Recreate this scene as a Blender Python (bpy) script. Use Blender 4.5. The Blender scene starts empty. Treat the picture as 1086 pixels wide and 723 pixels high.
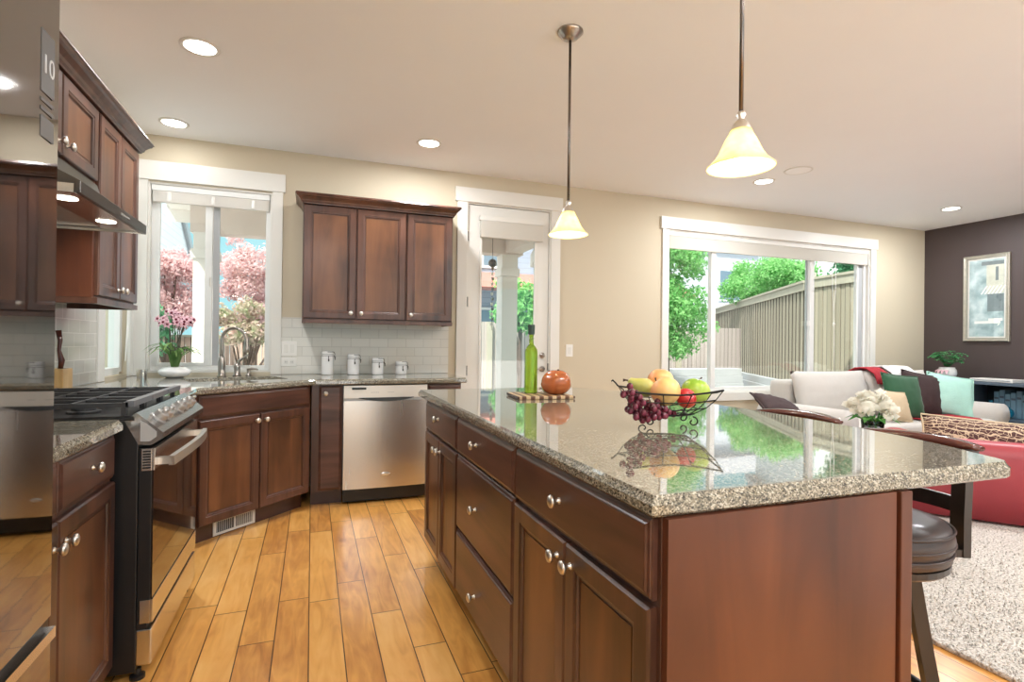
import bpy, bmesh, math, random
from mathutils import Vector, Matrix
R = math.radians
C = bpy.context.scene.collection
S = bpy.context.scene
random.seed(7)

# ------------------------------------------------------------------ camera
F_PX = 571.0
cam_d = bpy.data.cameras.new('camera'); cam = bpy.data.objects.new('camera', cam_d); C.objects.link(cam)
cam_d.sensor_fit = 'HORIZONTAL'; cam_d.sensor_width = 36.0; cam_d.lens = 36.0 * F_PX / 1086.0
cam_d.clip_start = 0.02; cam_d.clip_end = 300
def cam_basis():
    yv = Vector((331 - 543.0, 361 - 361.5, F_PX)).normalized()
    xv = Vector((2081 - 543.0, 382 - 361.5, F_PX)); xv = (xv - yv * xv.dot(yv)).normalized()
    zv = xv.cross(yv)
    if zv.y > 0: zv = -zv
    return xv, yv, zv
xv, yv, zv = cam_basis()
def cam_to_world(c): return Vector((xv.dot(c), yv.dot(c), zv.dot(c)))
cr = cam_to_world(Vector((1, 0, 0))); cu = cam_to_world(Vector((0, -1, 0))); cb = cam_to_world(Vector((0, 0, -1)))
m = Matrix((cr, cu, cb)).transposed().to_4x4(); m.translation = Vector((0, 0, 1.19))
cam.matrix_world = m
S.camera = cam

# ------------------------------------------------------------------ light, exposure
S.view_settings.view_transform = 'Standard'; S.view_settings.look = 'None'
S.view_settings.exposure = 0.52; S.view_settings.gamma = 1.0; S.view_settings.use_curve_mapping = False
SUN_E = 5.6; SKY_S = 2.3; DOWN_W = 22.0; PEND_W = 2.4
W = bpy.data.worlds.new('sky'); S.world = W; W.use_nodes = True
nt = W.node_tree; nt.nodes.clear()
wo = nt.nodes.new('ShaderNodeOutputWorld'); bg = nt.nodes.new('ShaderNodeBackground')
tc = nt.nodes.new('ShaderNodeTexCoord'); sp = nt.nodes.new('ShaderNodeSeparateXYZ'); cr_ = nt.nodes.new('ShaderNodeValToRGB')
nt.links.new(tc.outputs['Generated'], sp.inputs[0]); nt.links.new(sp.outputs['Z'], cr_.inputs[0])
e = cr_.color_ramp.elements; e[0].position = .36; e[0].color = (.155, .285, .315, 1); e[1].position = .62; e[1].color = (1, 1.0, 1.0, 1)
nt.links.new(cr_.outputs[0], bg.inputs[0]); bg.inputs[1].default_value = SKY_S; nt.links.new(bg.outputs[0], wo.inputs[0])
sd = bpy.data.lights.new('sun', 'SUN'); sd.energy = SUN_E; sd.angle = R(1.0); sd.color = (1, .95, .87)
so = bpy.data.objects.new('sun', sd); C.objects.link(so)
so.rotation_euler = Vector((.58, .62, -1.0)).to_track_quat('-Z', 'Y').to_euler()

# ------------------------------------------------------------------ materials
def mat(name):
    m_ = bpy.data.materials.new(name); m_.use_nodes = True
    b = m_.node_tree.nodes['Principled BSDF']
    return m_, m_.node_tree, b
def lk(n, a, b): n.links.new(a, b)
def simple(name, col, rough=.5, metal=0., coat=0., spec=.5, var=0., scale=8, bump=0., bscale=80, sheen=0., emit=None, es=1):
    m_, n, b = mat(name)
    b.inputs['Base Color'].default_value = (*col, 1); b.inputs['Roughness'].default_value = rough
    b.inputs['Metallic'].default_value = metal; b.inputs['Coat Weight'].default_value = coat; b.inputs['Coat Roughness'].default_value = .08
    b.inputs['Specular IOR Level'].default_value = spec; b.inputs['Sheen Weight'].default_value = sheen
    t = n.nodes.new('ShaderNodeTexCoord')
    if var > 0:
        nz = n.nodes.new('ShaderNodeTexNoise'); nz.inputs['Scale'].default_value = scale; nz.inputs['Detail'].default_value = 4
        lk(n, t.outputs['Object'], nz.inputs['Vector'])
        mx = n.nodes.new('ShaderNodeMix'); mx.data_type = 'RGBA'
        mx.inputs[6].default_value = (*[c * (1 - var) for c in col], 1); mx.inputs[7].default_value = (*[min(1, c * (1 + var)) for c in col], 1)
        lk(n, nz.outputs['Fac'], mx.inputs[0]); lk(n, mx.outputs[2], b.inputs['Base Color'])
    if bump > 0:
        nb = n.nodes.new('ShaderNodeTexNoise'); nb.inputs['Scale'].default_value = bscale; nb.inputs['Detail'].default_value = 3
        lk(n, t.outputs['Object'], nb.inputs['Vector'])
        bp = n.nodes.new('ShaderNodeBump'); bp.inputs['Strength'].default_value = bump; bp.inputs['Distance'].default_value = .01
        lk(n, nb.outputs['Fac'], bp.inputs['Height']); lk(n, bp.outputs[0], b.inputs['Normal'])
    if emit:
        b.inputs['Emission Color'].default_value = (*emit, 1); b.inputs['Emission Strength'].default_value = es
    return m_
def ramp(n, fac, stops):
    r = n.nodes.new('ShaderNodeValToRGB'); e = r.color_ramp.elements
    while len(e) < len(stops): e.new(.5)
    for i, (p, c) in enumerate(stops): e[i].position = p; e[i].color = (*c, 1)
    lk(n, fac, r.inputs[0]); return r.outputs[0]
def wood(name, dark, mid, light, scale=(14, 14, 1.3), rough=.34, coat=.22):
    m_, n, b = mat(name)
    t = n.nodes.new('ShaderNodeTexCoord'); mp = n.nodes.new('ShaderNodeMapping'); mp.inputs['Scale'].default_value = scale
    oi = n.nodes.new('ShaderNodeObjectInfo'); ad = n.nodes.new('ShaderNodeVectorMath'); ad.operation = 'MULTIPLY_ADD'
    lk(n, oi.outputs['Random'], ad.inputs[0]); ad.inputs[1].default_value = (9, 5, 7); lk(n, t.outputs['Object'], ad.inputs[2])
    lk(n, ad.outputs[0], mp.inputs['Vector'])
    nz = n.nodes.new('ShaderNodeTexNoise'); nz.inputs['Scale'].default_value = 1.0; nz.inputs['Detail'].default_value = 7; nz.inputs['Distortion'].default_value = .7
    lk(n, mp.outputs[0], nz.inputs['Vector'])
    n2 = n.nodes.new('ShaderNodeTexNoise'); n2.inputs['Scale'].default_value = 2.6; n2.inputs['Detail'].default_value = 2
    lk(n, t.outputs['Object'], n2.inputs['Vector'])
    mt = n.nodes.new('ShaderNodeMath'); mt.operation = 'MULTIPLY_ADD'; mt.inputs[1].default_value = .45
    ms = n.nodes.new('ShaderNodeMath'); ms.operation = 'MULTIPLY'; ms.inputs[1].default_value = .55
    lk(n, nz.outputs['Fac'], ms.inputs[0]); lk(n, n2.outputs['Fac'], mt.inputs[0]); lk(n, ms.outputs[0], mt.inputs[2])
    lk(n, ramp(n, mt.outputs[0], [(.36, dark), (.5, mid), (.64, light)]), b.inputs['Base Color'])
    b.inputs['Roughness'].default_value = rough; b.inputs['Coat Weight'].default_value = coat; b.inputs['Coat Roughness'].default_value = .2
    return m_
def mathn(n, op, a, b_=None, c=None):
    x = n.nodes.new('ShaderNodeMath'); x.operation = op
    for i, v in enumerate((a, b_, c)):
        if v is None: continue
        if isinstance(v, (int, float)): x.inputs[i].default_value = v
        else: lk(n, v, x.inputs[i])
    return x.outputs[0]
def plank_floor():
    m_, n, b = mat('maple_planks')
    t = n.nodes.new('ShaderNodeTexCoord'); s_ = n.nodes.new('ShaderNodeSeparateXYZ'); lk(n, t.outputs['Object'], s_.inputs[0])
    PW, PL = .128, .95
    u = mathn(n, 'DIVIDE', s_.outputs['X'], PW); row = mathn(n, 'FLOOR', u); fu = mathn(n, 'SUBTRACT', u, row)
    wn = n.nodes.new('ShaderNodeTexWhiteNoise'); wn.noise_dimensions = '1D'; lk(n, row, wn.inputs['W'])
    v = mathn(n, 'ADD', mathn(n, 'DIVIDE', s_.outputs['Y'], PL), mathn(n, 'MULTIPLY', wn.outputs['Value'], 7.3))
    colm = mathn(n, 'FLOOR', v); fv = mathn(n, 'SUBTRACT', v, colm)
    cmb = n.nodes.new('ShaderNodeCombineXYZ'); lk(n, row, cmb.inputs[0]); lk(n, colm, cmb.inputs[1])
    w2 = n.nodes.new('ShaderNodeTexWhiteNoise'); w2.noise_dimensions = '3D'; lk(n, cmb.outputs[0], w2.inputs['Vector'])
    # grain
    mp = n.nodes.new('ShaderNodeMapping'); mp.inputs['Scale'].default_value = (16, 2.2, 1)
    va = n.nodes.new('ShaderNodeVectorMath'); va.operation = 'MULTIPLY_ADD'; va.inputs[1].default_value = (30, 30, 30)
    lk(n, w2.outputs['Color'], va.inputs[0]); lk(n, t.outputs['Object'], va.inputs[2]); lk(n, va.outputs[0], mp.inputs['Vector'])
    nz = n.nodes.new('ShaderNodeTexNoise'); nz.inputs['Scale'].default_value = 1.3; nz.inputs['Detail'].default_value = 6; nz.inputs['Distortion'].default_value = 1.4
    lk(n, mp.outputs[0], nz.inputs['Vector'])
    nb = n.nodes.new('ShaderNodeTexNoise'); nb.inputs['Scale'].default_value = 3.5; nb.inputs['Detail'].default_value = 3; lk(n, va.outputs[0], nb.inputs['Vector'])
    f = mathn(n, 'ADD', mathn(n, 'MULTIPLY', nz.outputs['Fac'], .45), mathn(n, 'ADD', mathn(n, 'MULTIPLY_ADD', w2.outputs['Value'], .22, .05), mathn(n, 'MULTIPLY', nb.outputs['Fac'], .30)))
    col = ramp(n, f, [(.24, (.24, .085, .02)), (.40, (.57, .245, .055)), (.57, (.80, .40, .10)), (.78, (.92, .55, .19))])
    e1 = mathn(n, 'LESS_THAN', fu, .032); e2 = mathn(n, 'LESS_THAN', fv, .0045)
    gap = mathn(n, 'MAXIMUM', e1, e2)
    mx = n.nodes.new('ShaderNodeMix'); mx.data_type = 'RGBA'; lk(n, gap, mx.inputs[0]); lk(n, col, mx.inputs[6]); mx.inputs[7].default_value = (.065, .025, .008, 1)
    lk(n, mx.outputs[2], b.inputs['Base Color'])
    b.inputs['Roughness'].default_value = .3; b.inputs['Coat Weight'].default_value = .25; b.inputs['Coat Roughness'].default_value = .15
    h = mathn(n, 'SUBTRACT', mathn(n, 'MULTIPLY', nb.outputs['Fac'], .5), gap)
    bp = n.nodes.new('ShaderNodeBump'); bp.inputs['Strength'].default_value = .25; bp.inputs['Distance'].default_value = .004
    lk(n, h, bp.inputs['Height']); lk(n, bp.outputs[0], b.inputs['Normal'])
    return m_
def granite():
    m_, n, b = mat('granite')
    t = n.nodes.new('ShaderNodeTexCoord')
    vo = n.nodes.new('ShaderNodeTexVoronoi'); vo.inputs['Scale'].default_value = 340; lk(n, t.outputs['Object'], vo.inputs['Vector'])
    s_ = n.nodes.new('ShaderNodeSeparateColor'); lk(n, vo.outputs['Color'], s_.inputs[0])
    nz = n.nodes.new('ShaderNodeTexNoise'); nz.inputs['Scale'].default_value = 90; nz.inputs['Detail'].default_value = 4; lk(n, t.outputs['Object'], nz.inputs['Vector'])
    f = mathn(n, 'ADD', mathn(n, 'MULTIPLY', s_.outputs[0], .5), mathn(n, 'MULTIPLY', nz.outputs['Fac'], .5))
    lk(n, ramp(n, f, [(.25, (.03, .029, .026)), (.38, (.125, .12, .095)), (.52, (.23, .21, .155)), (.64, (.33, .305, .24)), (.77, (.52, .50, .43))]), b.inputs['Base Color'])
    b.inputs['Roughness'].default_value = .045; b.inputs['IOR'].default_value = 1.62; b.inputs['Coat Weight'].default_value = .6; b.inputs['Coat Roughness'].default_value = .02
    return m_
def tiles(name, c1, c2, mortar, bw, bh, rough=.12, axis='XZ'):
    m_, n, b = mat(name)
    t = n.nodes.new('ShaderNodeTexCoord'); s_ = n.nodes.new('ShaderNodeSeparateXYZ'); lk(n, t.outputs['Object'], s_.inputs[0])
    cb_ = n.nodes.new('ShaderNodeCombineXYZ'); lk(n, s_.outputs[axis[0]], cb_.inputs[0]); lk(n, s_.outputs[axis[1]], cb_.inputs[1])
    br = n.nodes.new('ShaderNodeTexBrick'); lk(n, cb_.outputs[0], br.inputs['Vector'])
    br.inputs['Color1'].default_value = (*c1, 1); br.inputs['Color2'].default_value = (*c2, 1); br.inputs['Mortar'].default_value = (*mortar, 1)
    br.inputs['Scale'].default_value = 1; br.inputs['Brick Width'].default_value = bw; br.inputs['Row Height'].default_value = bh; br.inputs['Mortar Size'].default_value = .0022
    lk(n, br.outputs['Color'], b.inputs['Base Color']); b.inputs['Roughness'].default_value = rough
    bp = n.nodes.new('ShaderNodeBump'); bp.invert = True; bp.inputs['Strength'].default_value = .35; bp.inputs['Distance'].default_value = .003
    lk(n, br.outputs['Fac'], bp.inputs['Height']); lk(n, bp.outputs[0], b.inputs['Normal'])
    return m_
def steel(name, col=(.62, .60, .57), rough=.24, axis=2, s=220):
    m_, n, b = mat(name)
    b.inputs['Metallic'].default_value = 1; b.inputs['Base Color'].default_value = (*col, 1)
    t = n.nodes.new('ShaderNodeTexCoord'); mp = n.nodes.new('ShaderNodeMapping'); sc = [s] * 3; sc[axis] = 2; mp.inputs['Scale'].default_value = sc
    lk(n, t.outputs['Object'], mp.inputs['Vector'])
    nz = n.nodes.new('ShaderNodeTexNoise'); nz.inputs['Scale'].default_value = 1; nz.inputs['Detail'].default_value = 2; lk(n, mp.outputs[0], nz.inputs['Vector'])
    lk(n, mathn(n, 'ADD', mathn(n, 'MULTIPLY', nz.outputs['Fac'], .016), rough - .008), b.inputs['Roughness'])
    return m_
def pane_mat(name, tint=(.97, 1, .99), refl=.05):
    m_ = bpy.data.materials.new(name); m_.use_nodes = True; n = m_.node_tree; n.nodes.clear()
    o = n.nodes.new('ShaderNodeOutputMaterial'); tr = n.nodes.new('ShaderNodeBsdfTransparent'); tr.inputs[0].default_value = (*tint, 1)
    g = n.nodes.new('ShaderNodeBsdfGlossy'); g.inputs['Roughness'].default_value = .01
    mx = n.nodes.new('ShaderNodeMixShader'); mx.inputs[0].default_value = refl
    lk(n, tr.outputs[0], mx.inputs[1]); lk(n, g.outputs[0], mx.inputs[2]); lk(n, mx.outputs[0], o.inputs[0]); return m_
def sheer(name, col, tr_):
    m_ = bpy.data.materials.new(name); m_.use_nodes = True; n = m_.node_tree; n.nodes.clear()
    o = n.nodes.new('ShaderNodeOutputMaterial'); d = n.nodes.new('ShaderNodeBsdfDiffuse'); d.inputs[0].default_value = (*col, 1)
    t = n.nodes.new('ShaderNodeBsdfTranslucent'); t.inputs[0].default_value = (*col, 1)
    mx = n.nodes.new('ShaderNodeMixShader'); mx.inputs[0].default_value = tr_
    lk(n, d.outputs[0], mx.inputs[1]); lk(n, t.outputs[0], mx.inputs[2]); lk(n, mx.outputs[0], o.inputs[0]); return m_
def leafmat(name, a, b_, tr_=.35):
    m_ = bpy.data.materials.new(name); m_.use_nodes = True; n = m_.node_tree; n.nodes.clear()
    o = n.nodes.new('ShaderNodeOutputMaterial'); tcx = n.nodes.new('ShaderNodeTexCoord'); nz = n.nodes.new('ShaderNodeTexNoise'); nz.inputs['Scale'].default_value = 9; nz.inputs['Detail'].default_value = 5
    lk(n, tcx.outputs['Object'], nz.inputs['Vector']); c = ramp(n, nz.outputs['Fac'], [(.35, a), (.65, b_)])
    d = n.nodes.new('ShaderNodeBsdfDiffuse'); t = n.nodes.new('ShaderNodeBsdfTranslucent'); lk(n, c, d.inputs[0]); lk(n, c, t.inputs[0])
    mx = n.nodes.new('ShaderNodeMixShader'); mx.inputs[0].default_value = tr_
    lk(n, d.outputs[0], mx.inputs[1]); lk(n, t.outputs[0], mx.inputs[2]); lk(n, mx.outputs[0], o.inputs[0]); return m_
def stripes(name, cols, width, axis='X', rough=.4):
    m_, n, b = mat(name); t = n.nodes.new('ShaderNodeTexCoord'); s_ = n.nodes.new('ShaderNodeSeparateXYZ'); lk(n, t.outputs['Object'], s_.inputs[0])
    f = mathn(n, 'FRACT', mathn(n, 'DIVIDE', s_.outputs[axis], width)); g = mathn(n, 'LESS_THAN', f, .5)
    mx = n.nodes.new('ShaderNodeMix'); mx.data_type = 'RGBA'; lk(n, g, mx.inputs[0]); mx.inputs[6].default_value = (*cols[0], 1); mx.inputs[7].default_value = (*cols[1], 1)
    lk(n, mx.outputs[2], b.inputs['Base Color']); b.inputs['Roughness'].default_value = rough; return m_
def boards(name, c1, c2, wdt, axis, gapc=(.05, .04, .03), rough=.85):
    m_, n, b = mat(name); t = n.nodes.new('ShaderNodeTexCoord'); s_ = n.nodes.new('ShaderNodeSeparateXYZ'); lk(n, t.outputs['Object'], s_.inputs[0])
    u = mathn(n, 'DIVIDE', s_.outputs[axis], wdt); r = mathn(n, 'FLOOR', u); fr = mathn(n, 'SUBTRACT', u, r)
    wn = n.nodes.new('ShaderNodeTexWhiteNoise'); wn.noise_dimensions = '1D'; lk(n, r, wn.inputs['W'])
    mx = n.nodes.new('ShaderNodeMix'); mx.data_type = 'RGBA'; lk(n, wn.outputs['Value'], mx.inputs[0]); mx.inputs[6].default_value = (*c1, 1); mx.inputs[7].default_value = (*c2, 1)
    m2 = n.nodes.new('ShaderNodeMix'); m2.data_type = 'RGBA'; lk(n, mathn(n, 'LESS_THAN', fr, .07), m2.inputs[0]); lk(n, mx.outputs[2], m2.inputs[6]); m2.inputs[7].default_value = (*gapc, 1)
    lk(n, m2.outputs[2], b.inputs['Base Color']); b.inputs['Roughness'].default_value = rough; return m_
def shag():
    m_, n, b = mat('shag_pile'); t = n.nodes.new('ShaderNodeTexCoord')
    nz = n.nodes.new('ShaderNodeTexNoise'); nz.inputs['Scale'].default_value = 95; nz.inputs['Detail'].default_value = 5; lk(n, t.outputs['Object'], nz.inputs['Vector'])
    lk(n, ramp(n, nz.outputs['Fac'], [(.33, (.34, .29, .25)), (.47, (.68, .62, .56)), (.60, (.86, .81, .75))]), b.inputs['Base Color']); b.inputs['Roughness'].default_value = .95
    bp = n.nodes.new('ShaderNodeBump'); bp.inputs['Strength'].default_value = 1; bp.inputs['Distance'].default_value = .02; lk(n, nz.outputs['Fac'], bp.inputs['Height']); lk(n, bp.outputs[0], b.inputs['Normal'])
    return m_
def fruit(name, a, b_, c, scale=9, rough=.35):
    m_, n, b = mat(name); t = n.nodes.new('ShaderNodeTexCoord'); nz = n.nodes.new('ShaderNodeTexNoise'); nz.inputs['Scale'].default_value = scale; nz.inputs['Detail'].default_value = 4
    lk(n, t.outputs['Object'], nz.inputs['Vector']); lk(n, ramp(n, nz.outputs['Fac'], [(.35, a), (.5, b_), (.66, c)]), b.inputs['Base Color']); b.inputs['Roughness'].default_value = rough; return m_

M = {}
M['cab'] = wood('cherry_cabinet', (.034, .0135, .009), (.085, .034, .021), (.135, .056, .035))
M['cabh'] = wood('cherry_drawer_front', (.034, .0145, .0105), (.084, .0345, .0235), (.135, .058, .039), scale=(1.6, 14, 14))
M['panel'] = wood('cherry_panel', (.058, .021, .009), (.128, .048, .0195), (.195, .078, .031), scale=(9, 9, 1.2))
M['redwood'] = wood('cherry_side_panel', (.052, .0135, .0065), (.098, .027, .0115), (.145, .043, .017), scale=(7, 7, 1.1), rough=.42, coat=.08)
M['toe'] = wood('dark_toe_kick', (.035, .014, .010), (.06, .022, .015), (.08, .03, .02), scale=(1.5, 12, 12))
M['floor'] = plank_floor(); M['granite'] = granite()
M['wall'] = simple('beige_paint', (.575, .505, .38), .75, var=.02, scale=2, bump=.04, bscale=240)
M['ceil'] = simple('ceiling_paint', (.86, .87, .88), .85, var=.02, scale=2, bump=.05, bscale=200)
M['brown'] = simple('brown_paint', (.062, .044, .042), .55, var=.05, scale=2, bump=.04, bscale=240)
M['white'] = simple('white_trim_paint', (.73, .715, .67), .4, var=.015, scale=3)
M['vinyl'] = simple('white_vinyl', (.74, .74, .72), .35, var=.02)
M['track'] = simple('grey_window_track', (.42, .43, .44), .4, var=.05)
M['tile'] = tiles('white_subway_tile', (.70, .67, .61), (.66, .63, .57), (.54, .51, .46), .152, .076)
M['tileL'] = tiles('grey_subway_tile', (.52, .51, .46), (.46, .45, .41), (.66, .64, .60), .152, .076, axis='YZ')
M['steel'] = steel('brushed_steel', (.74, .71, .68), .27, s=70)
M['knobm'] = simple('grey_metal_knob', (.42, .41, .40), .38, metal=.55, var=.04)
M['fridge'] = simple('dark_stainless', (.30, .292, .285), .035, metal=1, var=.02, scale=3)
M['hood'] = steel('smoked_steel', (.13, .125, .122), .28, axis=1)
M['panelsteel'] = steel('panel_steel', (.46, .45, .44), .26, axis=1)
M['strip'] = simple('pale_metal_strip', (.80, .77, .72), .38, metal=.5, var=.03)
M['steelh'] = steel('brushed_steel_trim', (.74, .73, .72), .22, axis=1)
M['nickel'] = simple('satin_nickel', (.70, .67, .62), .36, metal=1, var=.04)
M['faucet'] = simple('brushed_nickel', (.42, .385, .35), .3, metal=1, var=.05)
M['bronze'] = simple('dark_nickel', (.17, .15, .14), .25, metal=1, var=.08)
M['black'] = simple('black_enamel', (.012, .012, .013), .35, var=.1)
M['blackgloss'] = simple('black_oven_glass', (.012, .010, .010), .03, coat=.5, spec=.9, var=.05)
M['iron'] = simple('cast_iron', (.035, .036, .04), .5, bump=.1, bscale=300, spec=.6)
M['grateframe'] = simple('grey_enamel_grate', (.15, .16, .18), .35, spec=.6, var=.1)
M['badge'] = simple('pale_badge', (.8, .8, .8), .2, metal=.7, var=.05)
M['pane'] = pane_mat('clear_pane'); M['picglass'] = pane_mat('picture_glass', (1, 1, 1), .08)
M['ceramic'] = simple('white_ceramic', (.82, .82, .82), .12, coat=.4, var=.02)
M['plate'] = simple('white_plastic', (.80, .78, .74), .3, var=.02)
M['vent'] = simple('speaker_grille_white', (.92, .92, .92), .5, var=.02)
M['wire'] = simple('black_wire', (.02, .018, .016), .35, metal=.6, var=.1)
M['shade'] = None
M['blind'] = sheer('woven_blind', (.74, .71, .65), .3)
M['blindw'] = sheer('sheer_blind', (.85, .82, .78), .45)
M['sofa'] = simple('cream_upholstery', (.53, .495, .455), .9, var=.04, scale=20, bump=.25, bscale=140, sheen=.3)
M['redl'] = simple('red_leather', (.36, .040, .052), .38, var=.10, scale=5, bump=.06, bscale=160)
M['redt'] = simple('red_throw_fabric', (.38, .018, .03), .9, var=.15, scale=30, bump=.3, bscale=200)
M['green'] = simple('green_velvet', (.018, .085, .035), .8, sheen=.15, var=.12, scale=12)
M['brownp'] = simple('brown_fabric', (.048, .026, .026), .9, sheen=0., var=.12, scale=14, bump=.15)
M['mint'] = simple('mint_fabric', (.40, .66, .57), .85, var=.06, scale=14, bump=.2)
M['tan'] = simple('tan_fabric', (.60, .47, .31), .85, var=.06, scale=14, bump=.2)
M['whitef'] = simple('white_fabric', (.82, .79, .77), .85, var=.05, scale=14, bump=.2)
M['leather'] = simple('dark_brown_leather', (.055, .038, .036), .40, coat=.05, var=.15, scale=6, bump=.05, bscale=200)
M['stoolw'] = wood('espresso_stool', (.018, .013, .012), (.032, .024, .022), (.05, .038, .034), scale=(10, 10, 2))
M['rail'] = wood('mahogany_rail', (.05, .016, .012), (.085, .025, .02), (.12, .04, .03), scale=(10, 2, 10), rough=.18)
M['rug'] = shag()
M['teal'] = simple('blue_grey_console_paint', (.085, .115, .155), .4, var=.06)
M['teald'] = simple('dark_console_interior', (.02, .022, .027), .6, var=.1)
M['book'] = simple('pale_blue_binding', (.19, .33, .43), .6, var=.08)
M['leafg'] = leafmat('green_leaf', (.06, .22, .05), (.17, .42, .12)); M['fern'] = leafmat('fern_leaf', (.04, .20, .07), (.12, .42, .16))
M['orch'] = leafmat('orchid_leaf', (.11, .22, .07), (.28, .42, .16))
M['stem'] = simple('dark_stem', (.05, .06, .035), .6, var=.1)
M['petal'] = simple('pink_petal', (.72, .44, .50), .6, var=.2, scale=30); M['lip'] = simple('maroon_petal', (.16, .012, .03), .5, var=.2)
M['peony'] = sheer('cream_petal', (.96, .94, .86), .4)
M['clay'] = simple('terracotta_gourd', (.45, .12, .035), .25, coat=.4, var=.35, scale=14)
M['board'] = stripes('striped_board', ((.62, .45, .27), (.14, .06, .03)), .044)
M['pine'] = wood('blond_wood', (.42, .25, .10), (.58, .38, .16), (.68, .48, .24), scale=(20, 20, 3))
M['cork'] = simple('dark_stopper', (.03, .055, .05), .6, var=.2)
def glassy(name, col, rough=.02, tr=1.):
    m_, n, b = mat(name); b.inputs['Base Color'].default_value = (*col, 1); b.inputs['Transmission Weight'].default_value = tr; b.inputs['Roughness'].default_value = rough; b.inputs['IOR'].default_value = 1.45
    t = n.nodes.new('ShaderNodeTexCoord'); nz = n.nodes.new('ShaderNodeTexNoise'); nz.inputs['Scale'].default_value = 30; lk(n, t.outputs['Object'], nz.inputs['Vector'])
    lk(n, mathn(n, 'MULTIPLY_ADD', nz.outputs['Fac'], .02, rough), b.inputs['Roughness']); return m_
M['gglass'] = glassy('green_oil_glass', (.42, .66, .07), tr=.75); M['cglass'] = glassy('clear_glass', (.97, 1, 1)); M['bglass'] = glassy('blue_glass', (.04, .42, .62), tr=.7)
M['peach'] = fruit('peach_skin', (.82, .30, .12), (.86, .46, .18), (.88, .60, .22)); M['redap'] = fruit('red_apple_skin', (.45, .015, .02), (.58, .03, .03), (.7, .12, .06))
M['grnap'] = fruit('green_apple_skin', (.20, .40, .03), (.32, .52, .05), (.48, .60, .10)); M['pear'] = fruit('yellow_pear_skin', (.50, .50, .10), (.62, .60, .2), (.7, .68, .3))
M['grape'] = fruit('purple_grape_skin', (.035, .006, .012), (.09, .014, .028), (.22, .03, .06), scale=30, rough=.22); M['stemb'] = simple('brown_stem', (.05, .02, .01), .6, var=.2)
M['fence'] = boards('weathered_fence', (.38, .335, .255), (.29, .255, .19), .1, 'X'); M['fencec'] = simple('weathered_rail', (.41, .375, .295), .85, var=.12, scale=6)
M['fencew'] = boards('warm_fence', (.62, .46, .36), (.50, .36, .29), .11, 'X'); M['fencev'] = boards('cool_fence', (.46, .40, .37), (.37, .32, .30), .12, 'X')
M['fencey'] = boards('pale_yellow_fence', (.62, .54, .36), (.55, .48, .33), .11, 'X')
M['concrete'] = simple('pale_concrete', (.62, .63, .64), .9, var=.10, scale=2.2, bump=.2, bscale=30)
M['deck'] = boards('red_deck', (.36, .2, .17), (.28, .16, .14), .14, 'X')
M['porch'] = simple('porch_paint', (.80, .74, .68), .6, var=.03); M['porchb'] = simple('porch_beam_paint', (.72, .60, .53), .6, var=.04)
M['siding'] = boards('blue_grey_siding', (.34, .38, .47), (.31, .35, .44), .16, 'Z', gapc=(.2, .22, .28)); M['sidingw'] = boards('white_siding', (.82, .82, .82), (.78, .79, .8), .18, 'Z', gapc=(.6, .6, .6))
M['roofr'] = simple('red_brown_roof', (.42, .16, .13), .8, var=.15, scale=5); M['roofg'] = simple('grey_roof', (.34, .34, .37), .85, var=.15, scale=5); M['hwin'] = simple('house_window_glass', (.16, .22, .28), .1, var=.1)
M['pinkl'] = leafmat('pink_smoke_leaf', (.66, .44, .45), (.88, .68, .67), .5); M['pinkd'] = leafmat('pink_and_green_leaf', (.42, .46, .28), (.74, .54, .50), .5)
M['treel'] = leafmat('bright_green_leaf', (.12, .38, .10), (.40, .70, .30), .5); M['evg'] = leafmat('dark_green_leaf', (.07, .24, .12), (.17, .42, .22))
M['bark'] = simple('bark', (.12, .08, .06), .9, var=.3, bump=.4, bscale=40)
M['bulb'] = simple('warm_bulb', (1, .95, .8), .4, emit=(1, .86, .6), es=14, var=.01); M['led'] = simple('white_led', (1, 1, 1), .4, emit=(1, .95, .87), es=9, var=.01)
M['hoodled'] = simple('hood_led', (1, 1, 1), .4, emit=(1, .9, .72), es=9, var=.01)
def shade_mat():
    m_ = bpy.data.materials.new('cream_glass_shade'); m_.use_nodes = True; n = m_.node_tree; n.nodes.clear()
    o = n.nodes.new('ShaderNodeOutputMaterial'); t = n.nodes.new('ShaderNodeBsdfTranslucent'); d = n.nodes.new('ShaderNodeBsdfPrincipled')
    tcx = n.nodes.new('ShaderNodeTexCoord'); nz = n.nodes.new('ShaderNodeTexNoise'); nz.inputs['Scale'].default_value = 40; lk(n, tcx.outputs['Object'], nz.inputs['Vector'])
    c = ramp(n, nz.outputs['Fac'], [(.3, (.80, .73, .42)), (.7, (.92, .87, .60))])
    lk(n, c, t.inputs[0]); lk(n, c, d.inputs['Base Color']); d.inputs['Roughness'].default_value = .25
    d.inputs['Emission Color'].default_value = (1, .92, .60, 1); d.inputs['Emission Strength'].default_value = .16
    mx = n.nodes.new('ShaderNodeMixShader'); mx.inputs[0].default_value = .5; lk(n, d.outputs[0], mx.inputs[1]); lk(n, t.outputs[0], mx.inputs[2]); lk(n, mx.outputs[0], o.inputs[0]); return m_
M['shade'] = shade_mat()

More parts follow.
